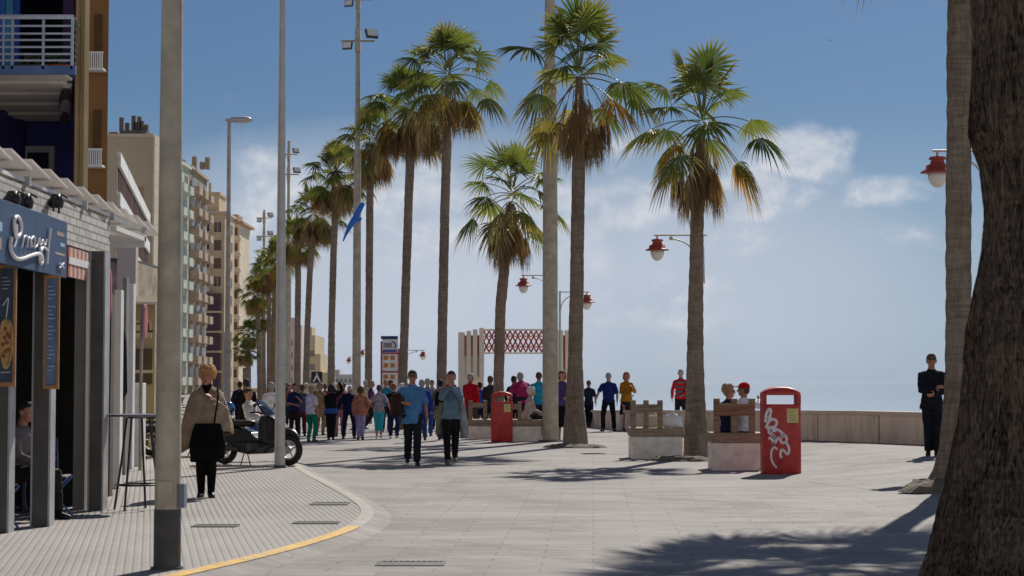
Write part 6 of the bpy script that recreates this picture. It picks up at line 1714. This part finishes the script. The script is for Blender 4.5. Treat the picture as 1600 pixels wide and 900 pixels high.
# --- block F frontal wall with windows + rounded bays
D = 285; xa, xb = H(322, 0, D).x, H(354, 0, D).x; zF = H(0, 330, D).z
M_sand = mat('wall_sand', (.56, .43, .29), .85, .12, .4)
t = block('sand_apartment_building', 'sand coloured apartment block with stacked balconies and purple shuttered lower floors', (0, 0, 0), [(xa-6, D), (xb, D), (xb, D+10), (xa-6, D+10)], zF, M_sand)
m = MB(); m.box(xa-5, H(344, 0, D).x, D+.5, D+7, zF, zF+2.6); m.box(xa-5.4, H(346, 0, D).x, D+.2, D+7.4, zF+2.6, zF+3.0); m.box(H(325, 0, D).x, H(329, 0, D).x, D+2, D+3, zF+3, zF+4.6); m.build('roof_storey', M_sand, t)
m = MB(); m.box(xa-6.3, xb+.3, D-.3, D+10.3, zF-.02-.35, zF-.02); m.build('cornice', M_cr, t)
for k in range(10):
    y = 355+28.3*k; z = H(0, y+8, D).z
    if z < 1: break
    if k < 4: window(t, (H(343, 0, D).x, D-.01, z), 0, 1.15, 1.6, mat('brown_glazing', (.13, .08, .06), .35, .4, .7), k % 3 == 0)
    m = MB(); x = H(324, 0, D).x; m.loft([(x, D-.5, z-.9, .75, .9), (x, D-.5, z-.75, .85, 1.05), (x, D-.5, z+.1, .85, 1.05)], 18); m.build('round_balcony', mat('balcony_cream', (.58, .50, .40), .8, .1, 1), t)
    if k < 9: window(t, (x, D-.01, z+.15), 0, 1.2, 1.3, M_drk, False)
for k in range(5):
    z1 = H(0, 459+31*k, D).z; z0 = H(0, 459+31*k+27, D).z
    m = MB(); m.box(H(326, 0, D).x, H(350, 0, D).x, D-1.2, D-.01, z0, z1); m.build('purple_shutter', mat('shutter_purple', (.075, .045, .065), .6, .2, 1), t)
    m = MB(); m.box(H(325.5, 0, D).x, H(350.5, 0, D).x, D-1.3, D-.012, z0-.33, z0-.02); m.build('slab_edge', M_sand, t)
for k in range(9): 
    z = 2.2+2.8*k; window(t, (xb+.01, D+3, z), R(90), 1.3, 1.5, M_drk); window(t, (xb+.01, D+7, z), R(90), 1.3, 1.5, M_drk)
# --- block G
D = 300; xa, xb = H(357, 0, D).x, H(377, 0, D).x; zG = H(0, 350, D).z
M_pale = mat('wall_pale_cream', (.66, .56, .42), .85, .1, .4)
t = block('cream_balcony_tower', 'cream tower with curved stacked balconies at the end of the row', (0, 0, 0), [(xa-1.2, D), (xb, D), (xb, D+12), (xa-1.2, D+12)], zG, M_pale)
m = MB(); m.box(xa-1.5, xb+.7, D-.6, D+12.5, zG, zG+.4); m.box(xa+.2, xb-.4, D+.5, D+6, zG+.4, zG+1.6); m.build('roof_slab', mat('roof_terracotta', (.40, .24, .14), .8), t)
for k in range(11):
    z = zG-2.0-2.55*k
    if z < .5: break
    m = MB(); m.loft([(xb-.6, D-.2, z-.75, .8, .9), (xb-.6, D-.2, z+.1, .9, 1.0)], 16); m.build('round_balcony', M_pale, t)
    window(t, (xb-.75, D-.01, z+.12), 0, .9, 1.3, mat('brown_glazing', (.13, .08, .06)), False); window(t, (xa+.2, D-.01, z-.3), 0, .7, 1.3, mat('brown_glazing', (.13, .08, .06)), k % 2 == 0)
# --- low row with scalloped awning at the sidewalk (seen past the road sign)
D = 40; xl, xr_ = H(198, 0, D).x, H(247, 0, D).x
M_ow = mat('wall_ochre', (.50, .38, .20), .85, .15, 1.2, bump=.2)
t = block('ochre_shop', 'ochre walled shop with a pale slab roof and scalloped awning past the white columns', (0, 0, 0), [(xl-4, D), (xr_, D), (xr_*(D+6)/D-.05, D+6), (xl-4, D+6)], H(0, 472, D).z, M_ow)
m = MB(); m.box(xl-.2, xr_+.35, D-1.4, D-.003, H(0, 476, D).z, H(0, 468, D).z); m.build('slab_roof', M_white, t)
za = H(0, 503, D).z; zb2 = H(0, 535, D).z
m = MB(); m.box(xl, xr_+.1, D-.9, D-.85, zb2+.08, za)
n_s = 8
for k in range(n_s):
    cx_ = xl+(xr_+.1-xl)*(k+.5)/n_s; r_ = (xr_+.1-xl)/n_s/2
    m.prism([(0, 0)], 0, 0) if False else None
    vs = [(cx_-r_, D-.875, zb2+.079)]+[(cx_-r_*math.cos(a), D-.875, zb2+.079-r_*.8*math.sin(a)) for a in (.5, 1.0, 1.57, 2.1, 2.6)]+[(cx_+r_, D-.875, zb2+.079)]
    m.add(vs, [tuple(range(len(vs)))])
m.build('scalloped_awning', mat('awning_ochre', (.45, .36, .24), .9, .1, 3), t)
m = MB(); z0 = H(0, 521, D).z; z1 = H(0, 507, D).z; xk = xl+.05; k = 0
for (w1, shape) in ((.1, 'r'), (.1, 'l'), (.12, 'c'), (.1, 'i'), (.12, 'l')):
    xk += .13
    if shape == 'c': m.tube([(xk+w1, D-.905, z1), (xk, D-.905, z1-.02), (xk, D-.905, z0+.02), (xk+w1, D-.905, z0)], .018, 6)
    elif shape == 'i': m.box(xk, xk+.035, D-.91, D-.902, z0, z1)
    elif shape == 'l': m.box(xk, xk+.035, D-.91, D-.902, z0, z1); m.box(xk+.037, xk+w1, D-.91, D-.902, z0, z0+.04)
    else: m.box(xk, xk+w1, D-.91, D-.902, z0+.06, z1)
m.build('black_lettering', M_black, t)
m = MB(); m.box(xl, xr_-.05, D-.06, D-.003, H(0, 600, D).z, H(0, 545, D).z); m.build('shop_window', mat('shop_dim', (.09, .06, .035), .4, .4, 1.5), t)
m = MB(); m.box(xl, xr_, D-.5, D-.01, .06, .45); m.build('low_plinth', mat('plinth_brown', (.16, .10, .05), .85), t)
m = MB(); m.box(xl-.1, xr_+.05, D-.12, D-.062, H(0, 583, D).z, H(0, 578, D).z); m.build('ledge', mat('ledge_cream', (.6, .5, .32), .7), t)
for (px_, lab) in ((232, 'dark cafe chair before the ochre shop, nearer the thick pole'), (241, 'dark cafe chair before the ochre shop, tucked against the thick pole')):
    p = H(px_, 0, 37); chair('cafe_chair', (p.x, 37.0, .06), R(20), lab, M_black, M_black, 'dark cafe chairs by the ochre shop')
# column near (small stone volume under canopy end)
D = 60; xa, xb = H(170, 0, D).x, H(212, 0, D).x
t = block('stone_lean_to', 'rough stone lean to with a pale pier below the white balcony bands', (0, 0, 0), [(xa, D), (xb, D), (xb, D+5), (xa, D+5)], H(0, 408, D).z, mat('stone_rough', (.36, .30, .22), .9, .35, 2, bump=.6))
m = MB(); m.box(xb-.45, xb+.15, D-.3, D+.1, 0, H(0, 350, D).z); m.build('pale_pier', M_cr, t)
m = MB(); m.box(xa, xb, D-.2, D+5, H(0, 408, D).z, H(0, 404, D).z); m.build('roof_edge', M_dpole, t)
# --- far hazy blocks across the bay
for i, (x0, x1, y, D, cc_, nm, lab) in enumerate([(452, 474, 508, 430, (.62, .50, .47), 'pink_apartment_block', 'faded pink apartment block seen between distant palm trunks'),
      (470, 484, 520, 470, (.62, .53, .46), 'peach_apartment_block', 'faded peach apartment block seen between distant palm trunks'),
      (482, 495, 524, 400, (.55, .44, .28), 'yellow_apartment_block', 'stepped yellowish block just above the crossing sign'),
      (505, 560, 585, 700, (.55, .50, .46), 'low_waterfront_row', 'low pale waterfront row beneath the far lanterns')]):
    A = H(x0, 0, D); B = H(x1, 0, D); h = H(0, y, D).z
    t = block(nm, lab, (0, 0, 0), [(A.x, D), (B.x, D), (B.x, D+20), (A.x, D+20)], h, mat('far_wall_%d' % i, cc_, .9, .08, .2))
    m = MB(); m.box(A.x+.5, (A.x+B.x)/2, D+2, D+9, h, h+1.8)
    if i == 2: m.box(B.x+.003, B.x+1.2, D, D+15, 0, h-4); m.box(B.x+1.203, B.x+3, D, D+15, 0, h-8); 
    m.build('roof_storey', mat('far_wall_%d' % i, cc_), t)
    nx = max(2, int((B.x-A.x)/1.6)); nz = max(1, int(h/2.9))
    wm = mat('far_window', (.22, .19, .19), .5)
    if nx*nz > 60: nx = 60//nz
    for a in range(nx):
        for k in range(nz): window(t, (A.x+(B.x-A.x)*(a+.5)/nx, D-.01, 1.0+k*2.9), 0, .9, 1.3, wm, False)
# gull far out over the sea
bp_ = H(1297, 63, 420); m = MB()
m.ell((0, 0, 0), (.12, .32, .09), 10, 8)
for sd in (-1, 1): m.add([(0, -.12, .03), (sd*.38, -.02, .16), (sd*.75, .12, .05), (sd*.36, .16, .14), (0, .14, .03), (0, -.12, .0), (sd*.38, -.02, .14), (sd*.75, .12, .03), (sd*.36, .16, .12), (0, .14, .0)], [(0, 1, 3, 4), (1, 2, 3), (5, 9, 8, 6), (6, 8, 7), (0, 5, 6, 1), (1, 6, 7, 2), (2, 7, 8, 3), (3, 8, 9, 4)])
o = m.build('seagull', mat('gull_grey', (.18, .19, .2), .8)); o.location = bp_; o.rotation_euler.z = .5; tag(o, 'tiny gull gliding high in the clear blue sky', 'bird')
bake()
